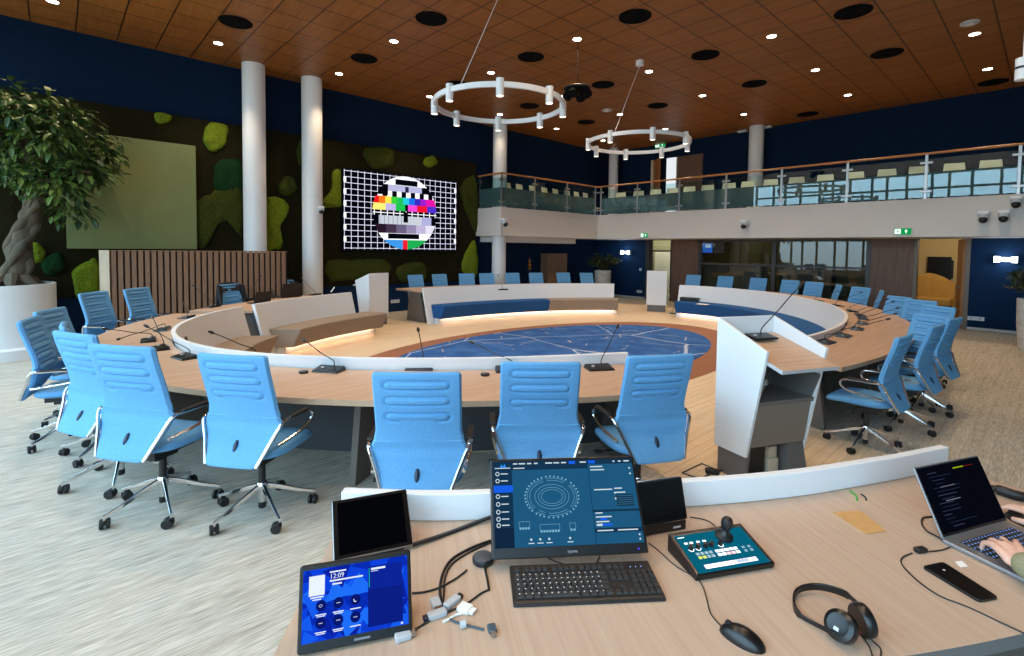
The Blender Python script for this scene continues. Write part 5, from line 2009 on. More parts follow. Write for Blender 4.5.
rowsK = [[1.25, 1.25, 1.25, 6.25, 1.25, 1.25, 1.25, 1.25], [1.25, 1]+[1]*10+[2.75], [1.75]+[1]*11+[2.25], [1.5]+[1]*12+[1.5], [1]*13+[2]]
for j, row in enumerate(rowsK):
    x = .012
    for kw in row:
        key(x, r0+j*K, kw)
        x += kw*K
x = .012
for k in range(13):
    key(x, r0+5.5*K, 1)
    x += K*(1 if k % 4 else 1.55)
for i in range(3):
    xx = .012+15.3*K+i*K
    key(xx, r0)
    key(xx, r0+3*K)
    key(xx, r0+4*K)
    key(xx, r0+5.5*K)
key(.012+16.3*K, r0+K)
for i in range(4):
    for j in range(5):
        key(.012+18.6*K+i*K, r0+j*K)
bmesh.ops.recalc_face_normals(bm, faces=bm.faces)
D = Decal((0, 0, 0), (1, 0, 0), (0, 1, .074), (0, -.074, 1))
D.bm, D.mats = bm, [M_key]
for j in range(5):
    for k in range(14):
        D.rect(.012+(k+.32)*K, r0+(j+.5)*K, .012+(k+.52)*K, r0+(j+.72)*K, M_legend, .0205)
for k in range(3):
    D.disc(.012+(19.3+k*.9)*K, r0+5.9*K, .0017, em(150, 170, 255, 2.5), .0145, 8)
D.build('keys', q)

# camera controller with joystick
w, d, ti = .285, .165, 75.6
q = dev('camera_controller', 'black console with glowing teal face and a joystick', 'controller', -.698, 1.42, 61.8)
bm = bmesh.new()
Mx = Matrix(((0, 0, 1, 0), (1, 0, 0, 0), (0, 1, 0, 0), (0, 0, 0, 1)))
prismM(bm, [(.004, .0), (d*.985, .0), (d*.985, .060), (d*.95, .060), (0, .020), (0, .012)], 0, w, Mx)
obj('console_case', bm, M_satin, q, bevel=.003)
sl = math.atan2(.040, d*.95)
D = Decal((0, 0, .0205), (1, 0, 0), (0, math.cos(sl), math.sin(sl)), (0, -math.sin(sl), math.cos(sl)))
fd = d*.98
D.rect(.012, .004, w-.014, fd-.012, em(10, 112, 140, .75), .0006)
kw_ = em(225, 238, 250, 2.2)
D.rect(.045, .016, .235, .030, em(245, 228, 255, 2.6), .0012)
D.rect(.16, .017, .205, .029, em(190, 205, 225, 1.2), .0016)
for j, yy in enumerate((.052, .066)):
    for k in range(4):
        D.rect(.045+k*.016, yy, .057+k*.016, yy+.010, em(220, 235, 110, 1.2) if (j, k) in ((0, 0), (0, 1)) else em(170, 205, 220, 1.0), .0012)
    for k in range(5):
        D.rect(.116+k*.017, yy, .130+k*.017, yy+.010, em(250, 200, 205, 1.5) if (j == 0 and k in (2, 3)) else kw_, .0012)
    for k in range(2):
        D.rect(.215+k*.022, yy+k*0, .226+k*.022, yy+.009, em(150, 195, 215, .9), .0012)
for x_ in (.040, .066, .150):
    D.ring(x_, .092, .010, .010, .0028, kw_, .0012, rad(180), rad(360), 16)
for x_ in (.03, .05, .075, .098):
    D.rect(x_, .112, x_+.012, .119, kw_, .0012)
D.rect(.02, .138, .045, .141, kw_, .0012)
D.build('lit_face', q)
Mc = Matrix.Translation((0, 0, .0205)) @ Matrix.Rotation(sl, 4, 'X')
for x_, y_ in ((.040, .094), (.066, .094), (.094, .094), (.116, .094), (.150, .094)):
    obj('knob', cyl(bmesh.new(), (x_, y_, .001), .0085, .013, 16, r2=.007, M=Mc), M_black, q, smooth=True)
bm = lathe(bmesh.new(), [(.030, 0), (.029, .006), (.018, .014), (.011, .02), (.009, .03), (.015, .036), (.0185, .05), (.0185, .062), (.014, .072), (.004, .076)], (.185, .122, 0), 24)
bmesh.ops.transform(bm, matrix=Mc, verts=bm.verts)
obj('joystick', bm, M_black, q, smooth=True)

# mouse
def mouse(x, y, yawd, label, L=.115, wd=.062):
    q = dev('computer_mouse', label, 'mouse', x, y, yawd, 'black computer mice')
    bm = sphere(bmesh.new(), (0, 0, 0), 1, 24, 14)
    for v in bm.verts:
        c = v.co
        v.co = Vector((c.x*L/2, c.y*wd/2*(1-.12*c.x), max(c.z, 0)*.036*(1-.18*(c.x-.1)**2)+(.0 if c.z > 0 else 0)))
    bmesh.ops.remove_doubles(bm, verts=bm.verts, dist=.0002)
    obj('mouse_shell', bm, M_satin, q, smooth=True)
    obj('scroll_wheel', cyl(bmesh.new(), (0, 0, -.003), .009, .006, 16, M=Matrix.Translation((L*.3, 0, .026)) @ Matrix.Rotation(PI/2, 4, 'X')), M_black, q, smooth=True)
    return q
pm, pf = at(721, 628, ZD), at(764, 650, ZD)
mc = at(742, 640, ZD)
mouse(mc.x, mc.y, math.degrees(math.atan2(pm.y-pf.y, pm.x-pf.x)), 'black wired mouse on bare desk at the bottom edge')
def cable(pts, r, label, m=M_black, name='cable', z=None, cat='cable'):
    P = []
    for p in pts:
        if len(p) == 3:
            P.append(at(p[0], p[1], ZD+p[2]))
        else:
            P.append(at(p[0], p[1], ZD+r+.0005))
    bm = tube(bmesh.new(), smooth_path(P, 7), r, 8)
    return tag(obj(name, bm, m, smooth=True), label, cat)
cable([(722, 627), (711, 614), (707, 600), (703, 587), (696, 578), (676, 566), (660, 552), (649, 543)], .0018, 'thin mouse cable running past the teal console')
cable([(596, 568), (597, 562), (600, 556)], .0018, 'short keyboard cable under the monitor, right one')
cable([(575, 567), (560, 563), (548, 558)], .0018, 'short cable under the monitor, left of the keyboard cable')

# headphones
hp = at(836, 622, ZD)
q = thing('headphones', 'black headset lying on the desk near the bottom right', 'headphones', hp)
def rl(px, py, dz=0):
    return at(px, py, ZD+dz)-hp
band = smooth_path([rl(836, 634, .03), rl(815, 624, .012), rl(797, 612, .010), rl(794, 596, .012), rl(803, 588, .016), rl(822, 587, .024), rl(845, 594, .040), rl(860, 606, .055)], 7)
bm = bmesh.new()
loops = []
for i, p in enumerate(band):
    t = (band[min(i+1, len(band)-1)]-band[max(i-1, 0)]).normalized()
    up = Vector((0, 0, 1))
    s = t.cross(up).normalized()
    n = s.cross(t)
    wd = .010 if 12 < i < 44 else .006
    loops.append([p+n*wd+s*.003, p+n*wd-s*.003, p-n*wd-s*.003, p-n*wd+s*.003])
loft(bm, loops)
obj('headband', bm, M_satin, q, smooth=True, bevel=.002)
def cup(c, ax, r, th):
    M = Matrix.Translation(c) @ Vector(ax).to_track_quat('Z', 'Y').to_matrix().to_4x4()
    bm = lathe(bmesh.new(), [(.3*r, -th*.5), (r*.9, -th*.5), (r, -th*.3), (r, th*.1), (r*.97, th*.35), (r*.7, th*.5), (r*.4, th*.42)], n=28)
    bmesh.ops.transform(bm, matrix=M, verts=bm.verts)
    o = obj('ear_cup', bm, M_satin, q, smooth=True)
    obj('cup_badge', box(bmesh.new(), (0, -r*.3, th*.46), (r*.32, r*.22, .003), M=M), M_greyplastic, o)
    return o
cup(rl(841, 626, .040), (-.25, -.75, .5), .038, .034)
cup(rl(863, 620, .040), (.62, .74, .1), .041, .030)
obj('cup_yoke', tube(bmesh.new(), [rl(858, 604, .06), rl(866, 616, .05), rl(866, 628, .02)], .006, 8), M_black, q, smooth=True)
obj('red_tag', box(bmesh.new(), rl(862, 630, .02), (.006, .006, .018)), M_red, q)
obj('headset_cable', tube(bmesh.new(), smooth_path([rl(865, 634, .012), rl(874, 642, .003), rl(881, 650, .003), rl(879, 664, .003)], 6), .002, 6), M_black, q, smooth=True)
obj('headset_cable', tube(bmesh.new(), smooth_path([rl(862, 636, .01), rl(870, 648, .003), rl(874, 664, .003)], 6), .0018, 6), M_black, q, smooth=True)

# cardboard slip, pen cap, phone, card
def flat(name, px, z0, z1, m, label, cat, bevel=0.0):
    P = [at(a, b, ZD) for a, b in px]
    c = sum(P, Vector())/len(P)
    bm = prism(bmesh.new(), [(p.x-c.x, p.y-c.y) for p in P], z0, z1)
    o = obj(name, bm, m, loc=(c.x, c.y, ZD), bevel=bevel)
    return tag(o, label, cat)
flat('cardboard_slip', [(833, 513), (866, 534.5), (886, 532), (860, 511.5)], .0004, .004, M_card, 'rectangular brown cardboard slip on the desk behind the console', 'cardboard')
p0, p1 = at(850, 491, ZD+.004), at(857, 500, ZD+.004)
tag(obj('pen_cap', tube(bmesh.new(), smooth_path([p0, (p0+p1)/2+Vector((.008, .006, 0)), p1], 5), .004, 8), M_green, smooth=True), 'small curved green cap near the desk rim', 'pen cap')
p0, p1 = at(861, 494, ZD+.003), at(866, 500, ZD+.003)
tag(obj('clip', tube(bmesh.new(), smooth_path([p0, (p0+p1)/2+Vector((.006, .004, 0)), p1], 5), .003, 8), M_black, smooth=True), 'tiny black clip beside the green cap near the desk rim', 'clip')
P = [at(a, b, ZD+.008) for a, b in ((922, 566), (943, 561.5), (999, 597), (979, 600.5))]
c = sum(P, Vector())/4
q = thing('smartphone', 'black smartphone lying face up between the headset and the laptop', 'phone', (c.x, c.y, ZD))
def rounded(P, r=.22):
    out = []
    n = len(P)
    for i in range(n):
        a, b, d_ = P[i-1], P[i], P[(i+1) % n]
        ra = .012
        u, v = (a-b).normalized(), (d_-b).normalized()
        for k in range(5):
            t = k/4
            out.append(b+u*ra*(1-t)**2+v*ra*t**2)
    return out
pl = [(p.x-c.x, p.y-c.y) for p in rounded(P)]
obj('phone_body', prism(bmesh.new(), pl, 0.0, .0085), M_satin, q, bevel=.0015)
obj('phone_glass', prism(bmesh.new(), [(a*.96, b*.96) for a, b in pl], .0085, .0090), M_gloss, q)
pp = at(944, 570, ZD+.009)-c
obj('screen_icon', cyl(bmesh.new(), (pp.x, pp.y, .009), .0035, .0005, 12), em(230, 235, 240, .8), q)
flat('paper_card', [(955, 562), (962, 561), (968, 566.5), (960, 567.5)], .0004, .0012, M_paper, 'tiny white card between the phone and the laptop edge', 'card')

# conference puck and cable nest
p = at(483, 562, ZD)
q = thing('conference_puck', 'round dark grey puck left of the big monitor with a short tail', 'speakerphone', p)
obj('puck_body', lathe(bmesh.new(), [(.030, 0), (.034, .004), (.034, .016), (.031, .020)], n=36), M_black, q, smooth=True)
obj('puck_top', lathe(bmesh.new(), [(.031, .020), (.028, .0215)], n=36), M_darkgrey, q, smooth=True)
Pp = [p*0+Vector((.0, .0, .008)), at(487, 578, ZD+.004)-p, at(489, 590, ZD+.003)-p]
obj('puck_cable', tube(bmesh.new(), smooth_path(Pp, 5), .0035, 8), M_black, q, smooth=True)
cable([(488, 590), (480, 594), (466, 604), (450, 611), (438, 616), (424, 624), (414, 630)], .0028, 'black cable from the puck tail to the blue panel, through the adapters')
cable([(494, 539.5), (478, 545), (461, 553), (450, 561), (443, 573), (440, 587), (441, 600), (444, 610)], .0042, 'thick curved black cable left of the puck, ending at the adapters')
cable([(494, 541), (470, 552), (452, 564), (445, 578), (444, 592), (443, 604)], .0028, 'second black cable bundled along the thick curved one')
cable([(412, 593), (424, 592), (438, 588), (455, 579), (467, 570)], .0028, 'short black cable crossing from the blue panel toward the puck')
bm = bmesh.new()
P = [at(a, b, ZD+z) for a, b, z in ((412, 545, .012), (440, 536, .008), (462, 528, .007), (480, 521, .01), (494, 516, .02))]
loops = []
PP = smooth_path(P, 5)
for i, p in enumerate(PP):
    t = (PP[min(i+1, len(PP)-1)]-PP[max(i-1, 0)]).normalized()
    s = t.cross(Vector((0, 0, 1))).normalized()
    loops.append([p+s*.006+Vector((0, 0, .004)), p-s*.006+Vector((0, 0, .004)), p-s*.006-Vector((0, 0, .004)), p+s*.006-Vector((0, 0, .004))])
tag(obj('strap_cable', loft(bm, loops), M_black, smooth=True), 'broad flat black cable from the dark panel to the monitor', 'cable')
cable([(690, 517), (702, 519), (710, 522), (716, 527)], .0022, 'thin black cable from the small monitor to the teal console')
cable([(1030, 636), (1000, 622), (968, 607), (940, 596), (918, 581), (903, 566), (902, 558), (912, 553)], .0022, 'long thin black cable curving past the phone to the desk edge')
cable([(929, 551.5), (942, 550), (950, 547)], .0022, 'short cable end from the cable block to the laptop')
cable([(950, 544), (938, 537), (927, 531), (922, 524), (923, 518), (933, 516.5)], .003, 'black cable loop behind the left edge of the laptop')
p = at(920.5, 552, ZD)
q = thing('cable_block', 'small black block on the thin cable beside the laptop', 'cable block', p, rad(60))
obj('block_body', box(bmesh.new(), (0, 0, .008), (.040, .022, .015)), M_black, q, bevel=.004)
obj('cable_collar', cyl(bmesh.new(), (0, 0, -.024), .004, .048, 10, M=Matrix.Translation((0, 0, .007)) @ Matrix.Rotation(PI/2, 4, 'Y')), M_black, q)
def adapter(px, py, yawd, size, m, plug, label, z=0):
    size = tuple(v*1.25 for v in size)
    p = at(px, py, ZD+size[2]/2)
    q = thing('cable_adapter', label, 'adapter', (p.x, p.y, ZD+z), rad(yawd), 'cable adapters beside the blue panel')
    obj('adapter_body', box(bmesh.new(), (0, 0, size[2]/2), size), m, q, bevel=.003)
    obj('plug', box(bmesh.new(), (size[0]/2+.006, 0, size[2]/2), (.014, size[1]*.72, size[2]*.55)), plug, q, bevel=.001)
adapter(403, 636, 74, (.032, .020, .012), M_greyplastic, M_steel, 'grey adapter lying at the lower corner of the blue panel')
adapter(436, 603, -20, (.030, .020, .012), M_greyplastic, mat('copper_plug', S(110, 70, 50), .4, metal=.5), 'pale adapter with a copper-brown plug, highest of the adapters')
adapter(452, 602, 100, (.042, .018, .012), M_greyplastic, M_black, 'long pale adapter right of the copper-plugged one')
adapter(437, 614, 255, (.042, .018, .012), M_greyplastic, M_slot, 'pale adapter with a dark blue socket below the others')
adapter(465, 608, 20, (.030, .026, .010), M_paper, M_paper, 'small white square adapter right of the others')
p = at(445, 621, ZD+.006)
cable([(464, 613), (456, 615), (449, 619), (443, 622)], .0035, 'short white cable tail of the white square adapter', M_paper)
p = at(463, 624, ZD+.01)
q = thing('cable_ring', 'grey ring clip around the slate plug cable', 'cable clip', p, rad(65))
bm = lathe(bmesh.new(), [(.007, -.007), (.010, -.007), (.010, .007), (.007, .007), (.007, -.007)], n=24, capb=False, capt=False)
bmesh.ops.transform(bm, matrix=Matrix.Rotation(PI/2, 4, 'Y'), verts=bm.verts)
obj('ring_band', bm, M_greyplastic, q, smooth=True)
cable([(448, 618), (456, 622), (470, 626), (484, 629.5)], .003, 'slate cable leading to the dark video plug', M_tealcable)
p = at(492, 631, ZD)
q = thing('video_plug', 'dark slate video plug at the end of the adapter nest', 'plug', p, rad(62))
obj('plug_body', box(bmesh.new(), (0, 0, .007), (.022, .026, .012)), M_tealcable, q, bevel=.003)
obj('plug_tip', box(bmesh.new(), (.0, -.019, .007), (.013, .012, .006)), M_steel, q)

# ------------------------------------------------------------------ laptop and hands
q = dev('laptop', 'open silver laptop with dark screen at the right edge under a hand', 'laptop', -.222, 2.257, 66.8, None)
w, h, z0, ti = .366, .234, .017, 26.2
obj('laptop_base', bx(0, w, -.25, .004, .002, .016), M_alu, q, bevel=.004, seg=3)
obj('laptop_feet', bx(.02, w-.02, -.23, -.02, 0, .0022), M_black, q)
bm = bmesh.new()
kk = .0172
for j in range(6):
    for i in range(17):
        x, y = .035+i*kk, -.035-j*.0168
        box(bm, (x+kk/2, y, .0168), (kk-.0028, .0138, .0018))
bmesh.ops.recalc_face_normals(bm, faces=bm.faces)
D = Decal((0, 0, .0162), (1, 0, 0), (0, 1, 0), (0, 0, 1))
D.bm, D.mats = bm, [M_key]
for j in range(6):
    for i in range(17):
        x, y = .035+i*kk, -.035-j*.0168
        D.rect(x+.005, y-.002, x+.010, y+.003, em(120, 170, 255, 1.2), .0018)
D.build('keys', q)
obj('touchpad', bx(.125, .245, -.235, -.15, .0155, .0164), M_greyplastic, q)
M = tiltM(z0, ti)
l = obj('laptop_lid', box(bmesh.new(), (w/2, .004, h/2), (w, .007, h), M=M), M_alu, q, bevel=.003)
D = face(q, z0, ti, .0006)
D.rect(.004, .006, w-.004, h-.004, M_gloss)
D.rect(.008, .014, w-.008, h-.008, em(6, 9, 18, 1), .0004)
rt = random.Random(2)
for k in range(15):
    yy = h-.03-k*.0125
    xx = .05+rt.choice((0, .012, .024))
    D.rect(xx, yy, xx+rt.uniform(.04, .15), yy+.0022, em(*rt.choice([(40, 52, 80), (58, 60, 88), (30, 40, 66)]), 1), .0008)
D.rect(.195, h-.028, .255, h-.024, em(150, 170, 20, 1), .0008)
D.rect(.255, h-.027, .31, h-.025, em(120, 30, 20, 1), .0008)
D.rect(.09, h-.080, .17, h-.077, em(120, 120, 135, 1), .0008)
D.rect(.09, h-.125, .17, h-.122, em(110, 112, 128, 1), .0008)
D.build('screen_picture', q)
# second mouse under the right hand and the black pouch
mouse(-.045, 2.668, 146, 'black mouse held by the hand at the right edge')
bm = tube(bmesh.new(), smooth_path([at(991, 488, ZD+.02), at(1000, 490, ZD+.022), at(1015, 495, ZD+.02), at(1035, 499, ZD+.02), at(1050, 502, ZD+.018)], 5), [.014]*4+[.02]*8+[.019]*8+[.015], 12)
tag(obj('pouch', bm, M_black, smooth=True), 'black soft pouch lying behind the mouse hand at the right edge', 'pouch')

# ------------------------------------------------------------------ person at the desk (mostly outside the frame)
def blob(bm, pts, rs, n=14, flat_=None):
    """tapered limb with rounded ends"""
    pts = smooth_path(pts, 4)
    m = len(pts)
    k = len(rs)
    R_ = []
    for i in range(m):
        f = i/(m-1)*(k-1)
        a = min(int(f), k-2)
        R_.append(rs[a]+(rs[a+1]-rs[a])*(f-a))
    tube(bm, pts, R_, n)
    sphere(bm, pts[0], R_[0], n, 8)
    sphere(bm, pts[-1], R_[-1], n, 8)

def merged(name, bm, m, voxel, parent=None, sm=4, fac=.5):
    """fuse overlapping volumes into one continuous skin"""
    me = bpy.data.meshes.new(name)
    bmesh.ops.recalc_face_normals(bm, faces=bm.faces)
    bm.to_mesh(me)
    bm.free()
    me.materials.append(m)
    o = bpy.data.objects.new(name, me)
    COL.objects.link(o)
    r = o.modifiers.new('fuse', 'REMESH')
    r.mode = 'VOXEL'
    r.voxel_size = voxel
    r.use_smooth_shade = True
    s = o.modifiers.new('soften', 'SMOOTH')
    s.factor = fac
    s.iterations = sm
    if parent:
        o.parent = parent
    return o

def hand(bm, wrist, knuck, palm_n, thumb_dir, curls, spread, size=1.0):
    """palm and five bent fingers; wrist -> knuck is the palm axis, palm_n points out of the back of the hand"""
    wrist, knuck = Vector(wrist), Vector(knuck)
    ax = (knuck-wrist).normalized()
    n = Vector(palm_n)
    n = (n-ax*n.dot(ax)).normalized()
    s = Vector(thumb_dir)
    s = (s-ax*s.dot(ax)-n*s.dot(n)).normalized()
    L = (knuck-wrist).length
    offs = [.0335, .0115, -.0108, -.0325]
    lens = [(.044, .026, .021), (.049, .029, .022), (.045, .027, .021), (.035, .021, .019)]
    for i in range(4):
        k0 = wrist+s*offs[i]*.55+ax*.01
        k1 = knuck+s*offs[i]-ax*(.002, 0, .004, .012)[i]+n*.004
        blob(bm, [k0, (k0+k1)/2+n*.003, k1], [.016, .0135, .0105], 10)
        d = (ax+s*spread*(1.5-i)*.10).normalized()
        p = k1
        a = 0
        pts = [p]
        for j in range(3):
            a += curls[i][j]
            q_ = d*math.cos(a)-n*math.sin(a)
            p = p+q_*lens[i][j]*size
            pts.append(p)
        blob(bm, pts, [.0090, .0082, .0074, .0062], 10)
    # pad of the palm and thumb from the side near the wrist
    blob(bm, [wrist+ax*.02-n*.006, knuck-ax*.02-n*.006], [.024, .026], 12)
    t0 = wrist+ax*.022+s*.018-n*.004
    t1 = t0+(ax*.55+s*.75-n*.15).normalized()*.042
    t2 = t1+(ax*.85+s*.40-n*.25).normalized()*.032
    t3 = t2+(ax*.95+s*.10-n*.30).normalized()*.026
    blob(bm, [t0, t1, t2, t3], [.017, .0125, .0105, .0085], 10)

zt_ = ZD+.019
LW = Vector((-.036, 2.165, zt_+.044))
LK = Vector((-.074, 2.250, zt_+.050))
RW = Vector((.058, 2.600, ZD+.042))
RK = Vector((-.018, 2.652, ZD+.055))
SH = Vector((.50, 2.16, 1.06))
axs = Vector((.37, .93, 0)).normalized()
fw = Vector((-.93, .37, 0))
LS, RS = SH-axs*.19, SH+axs*.19
LE, RE = Vector((.19, 2.02, .84)), Vector((.32, 2.44, .83))
pel = Vector((.60, 2.12, .52))
bm = bmesh.new()
hand(bm, LW, LK, (-.15, 0, 1), (.93, .36, 0), [(.30, .40, .30), (.25, .45, .30), (.32, .45, .3), (.42, .45, .3)], 1.7)
hand(bm, RW, RK, (0, 0, 1), (-.3, -.9, 0), [(.25, .35, .3), (.25, .4, .3), (.3, .45, .3), (.4, .5, .3)], 1.0)
blob(bm, [LE, LE*.5+LW*.5+Vector((0, 0, .005)), LW], [.046, .040, .026], 14)
blob(bm, [RE, RE*.5+RW*.5+Vector((0, 0, .005)), RW], [.046, .040, .026], 14)
blob(bm, [LS, LS*.5+LE*.5, LE], [.058, .052, .044], 14)
blob(bm, [RS, RS*.5+RE*.5, RE], [.058, .052, .044], 14)
neck = SH+fw*.02+Vector((0, 0, .06))
headc = SH+fw*.07+Vector((0, 0, .235))
blob(bm, [pel, pel*.5+SH*.5-fw*.02, SH-Vector((0, 0, .08))], [.14, .135, .13], 16)
blob(bm, [LS, SH-Vector((0, 0, .01)), RS], [.06, .085, .06], 14)
blob(bm, [SH-Vector((0, 0, .02)), neck, headc-Vector((0, 0, .06))], [.07, .058, .056], 14)
Mh = Matrix.Translation(headc) @ Matrix.Rotation(math.atan2(fw.y, fw.x), 4, 'Z')
sphere(bm, (0, 0, .01), .1, 24, 16, s=(.98, .78, 1.12), M=Mh)
sphere(bm, (.035, 0, -.065), .06, 18, 12, s=(.95, .85, .85), M=Mh)
blob(bm, [Mh @ Vector((.092, 0, .015)), Mh @ Vector((.108, 0, -.012)), Mh @ Vector((.112, 0, -.026))], [.008, .010, .013], 10)
blob(bm, [Mh @ Vector((.085, -.018, -.062)), Mh @ Vector((.093, 0, -.062)), Mh @ Vector((.085, .018, -.062))], [.006, .008, .006], 8)
for s in (-1, 1):
    sphere(bm, (-.005, s*.080, -.005), .03, 12, 8, s=(.6, .3, 1), M=Mh)
    hip = pel+axs*s*.09
    kn = hip+fw*.44+Vector((0, 0, -.03))
    ft = kn+fw*.0+Vector((0, 0, -.42))
    blob(bm, [hip, kn], [.085, .058], 14)
    blob(bm, [kn, ft], [.056, .038], 14)
    blob(bm, [ft-Vector((0, 0, .035)), ft+fw*.16-Vector((0, 0, .045))], [.034, .026], 12)
person = merged('person', bm, M_skin, .0035, None, 2, .4)
tag(person, 'person in an olive sweater at the right edge, hands on laptop and mouse', 'person')
bm = bmesh.new()
lc = LW+(LE-LW).normalized()*.022
rc = RW+(RE-RW).normalized()*.06
blob(bm, [LE, (LE+lc)/2, lc], [.058, .052, .040], 16)
blob(bm, [RE, (RE+rc)/2, rc], [.058, .052, .040], 16)
blob(bm, [LS, (LS+LE)/2, LE], [.074, .066, .058], 16)
blob(bm, [RS, (RS+RE)/2, RE], [.074, .066, .058], 16)
blob(bm, [pel+Vector((0, 0, .02)), pel*.5+SH*.5-fw*.02, SH-Vector((0, 0, .08))], [.165, .155, .15], 18)
blob(bm, [LS, SH-Vector((0, 0, .01)), RS], [.076, .10, .076], 16)
blob(bm, [SH-Vector((0, 0, .02)), neck-Vector((0, 0, .01))], [.09, .07], 14)
merged('sweater', bm, M_sweater, .010, person, 4)
bm = bmesh.new()
for s in (-1, 1):
    hip = pel+axs*s*.09
    kn = hip+fw*.44+Vector((0, 0, -.03))
    ft = kn+Vector((0, 0, -.40))
    blob(bm, [hip, kn], [.105, .072], 14)
    blob(bm, [kn, ft], [.070, .052], 14)
blob(bm, [pel-axs*.07, pel+axs*.07], [.15, .15], 14)
merged('trousers', bm, M_trouser, .012, person, 3)
bm = bmesh.new()
for s in (-1, 1):
    hip = pel+axs*s*.09
    ft = hip+fw*.44+Vector((0, 0, -.45))
    blob(bm, [ft-Vector((0, 0, .030))-fw*.03, ft+fw*.17-Vector((0, 0, .035))], [.042, .034], 12)
merged('shoes', bm, M_black, .008, person, 3)
bm = sphere(bmesh.new(), (-.016, 0, .030), .105, 24, 16, s=(1.0, .84, 1.06), M=Mh)
for v in list(bm.verts):
    lcv = Mh.inverted() @ v.co
    if lcv.x > .045 and lcv.z < .075:
        bm.verts.remove(v)
obj('hair', bm, M_hair, person, smooth=True)
bm = bmesh.new()
for s in (-1, 1):
    sphere(bm, (.088, s*.030, .018), .0105, 12, 8, M=Mh)
obj('eyes', bm, M_paper, person, smooth=True)
dup(chair0, (pel.x-.02, pel.y, 0), math.atan2(fw.y, fw.x), 'blue chair under the person seated at the right, outside the picture edge', GC)

# small items on and around the right bench and lectern gap
p = at(690, 300, .46)
q = thing('black_case', 'flat black box lying on the far end of the navy bench', 'box', (p.x, p.y, .437), rad(10))
obj('case_body', box(bmesh.new(), (0, 0, .05), (.46, .24, .09)), M_satin, q, bevel=.008)
obj('case_handle', box(bmesh.new(), (0, -.125, .05), (.12, .02, .02)), M_black, q, bevel=.004)
p = at(703, 303.5, .445)
q = tag(obj('paper_sheet', box(bmesh.new(), (0, 0, .003), (.26, .2, .004)), M_paper, loc=(p.x+.05, p.y-.12, .4375)), 'white sheet beside the flat black box on the navy bench', 'paper')
a = [at(683, 473, .006), at(702, 464, .006), at(716, 470, .006), at(700, 479, .006)]
c = sum(a, Vector())/4
q = thing('floor_box', 'open square floor socket flap in the oak floor left of the lectern foot', 'floor socket', (c.x, c.y, .0045))
sl_ = [(p.x-c.x, p.y-c.y) for p in a]
bm = bmesh.new()
for i in range(4):
    p0, p1 = Vector(sl_[i]), Vector(sl_[(i+1) % 4])
    t = (p1-p0).normalized()*.006
    nrm = Vector((-t.y, t.x))
    prism(bm, [tuple(p0-t), tuple(p1+t), tuple(p1+t+nrm*1.6), tuple(p0-t+nrm*1.6)], 0, .006)
obj('socket_frame', bm, M_darkgrey, q)
obj('socket_lid', prism(bmesh.new(), [(x*.9, y*.9) for x, y in sl_], .0, .003), M_floorwood, q)
pp = at(712, 473, .01)-c
obj('plug_block', box(bmesh.new(), (pp.x, pp.y, .02), (.10, .05, .035), .6), M_black, q, bevel=.006)
P = smooth_path([at(714, 474, .02), at(722, 470, .012), at(734, 466, .012), at(742, 460, .02)], 5)
tag(obj('cable', tube(bmesh.new(), P, .006, 8), M_black, smooth=True), 'black power cable from the floor socket to the large lectern', 'cable')

# furniture of the room beyond the glass
q = thing('display_screen', 'small blue lit display glowing behind the dark glass partition', 'screen', (0, 0, 0))
a, b = atY(696, 253, 18.6), atY(713, 243, 18.6)
q.location = (a.x, 18.6, a.z)
obj('display_case', bx(0, b.x-a.x, 0, .05, 0, b.z-a.z), M_satin, q)
D = Decal((0, -.002, 0), (1, 0, 0), (0, 0, 1), (0, -1, 0))
D.rect(.02, .02, b.x-a.x-.02, b.z-a.z-.02, em(40, 110, 240, .8))
D.rect((b.x-a.x)*.55, (b.z-a.z)*.55, (b.x-a.x)*.9, (b.z-a.z)*.9, em(190, 220, 255, .9), .001)
D.build('screen_picture', q)
obj('display_stand', bx(.2, .3, .0, .06, -a.z+.01, 0), M_black, q)
def simple_table(x0, x1, y0, y1, z, label):
    q = thing('meeting_table', label, 'table', ((x0+x1)/2, (y0+y1)/2, 0), 0)
    hx, hy = (x1-x0)/2, (y1-y0)/2
    obj('tabletop', bx(-hx, hx, -hy, hy, z-.04, z), M_desk, q, bevel=.004)
    for sx in (-1, 1):
        for sy in (-1, 1):
            obj('leg', bx(sx*(hx-.12)-.03, sx*(hx-.12)+.03, sy*(hy-.12)-.03, sy*(hy-.12)+.03, 0, z-.04), M_black, q)
simple_table(-5.6, -3.2, 17.2, 18.4, .78, 'long meeting table behind the right pane of the glass partition')
simple_table(-8.2, -6.4, 18.8, 19.8, .95, 'high counter table behind the left pane of the glass partition')
for k, (x, y, lab) in enumerate(((-7.4, 18.0, 'dark cabinet behind the left pane, under the blue display'), (-6.0, 20.6, 'dark cabinet behind the mullion of the glass partition'))):
    q = thing('cabinet', lab, 'cabinet', (x, y, 0), 0)
    obj('cabinet_body', bx(-.6, .6, 0, .45, 0, 1.25), M_black, q, bevel=.006)
    obj('cabinet_door', bx(-.58, -.01, -.02, 0, .05, 1.2), M_darkgrey, q)
    obj('cabinet_door', bx(.01, .58, -.02, 0, .05, 1.2), M_darkgrey, q)
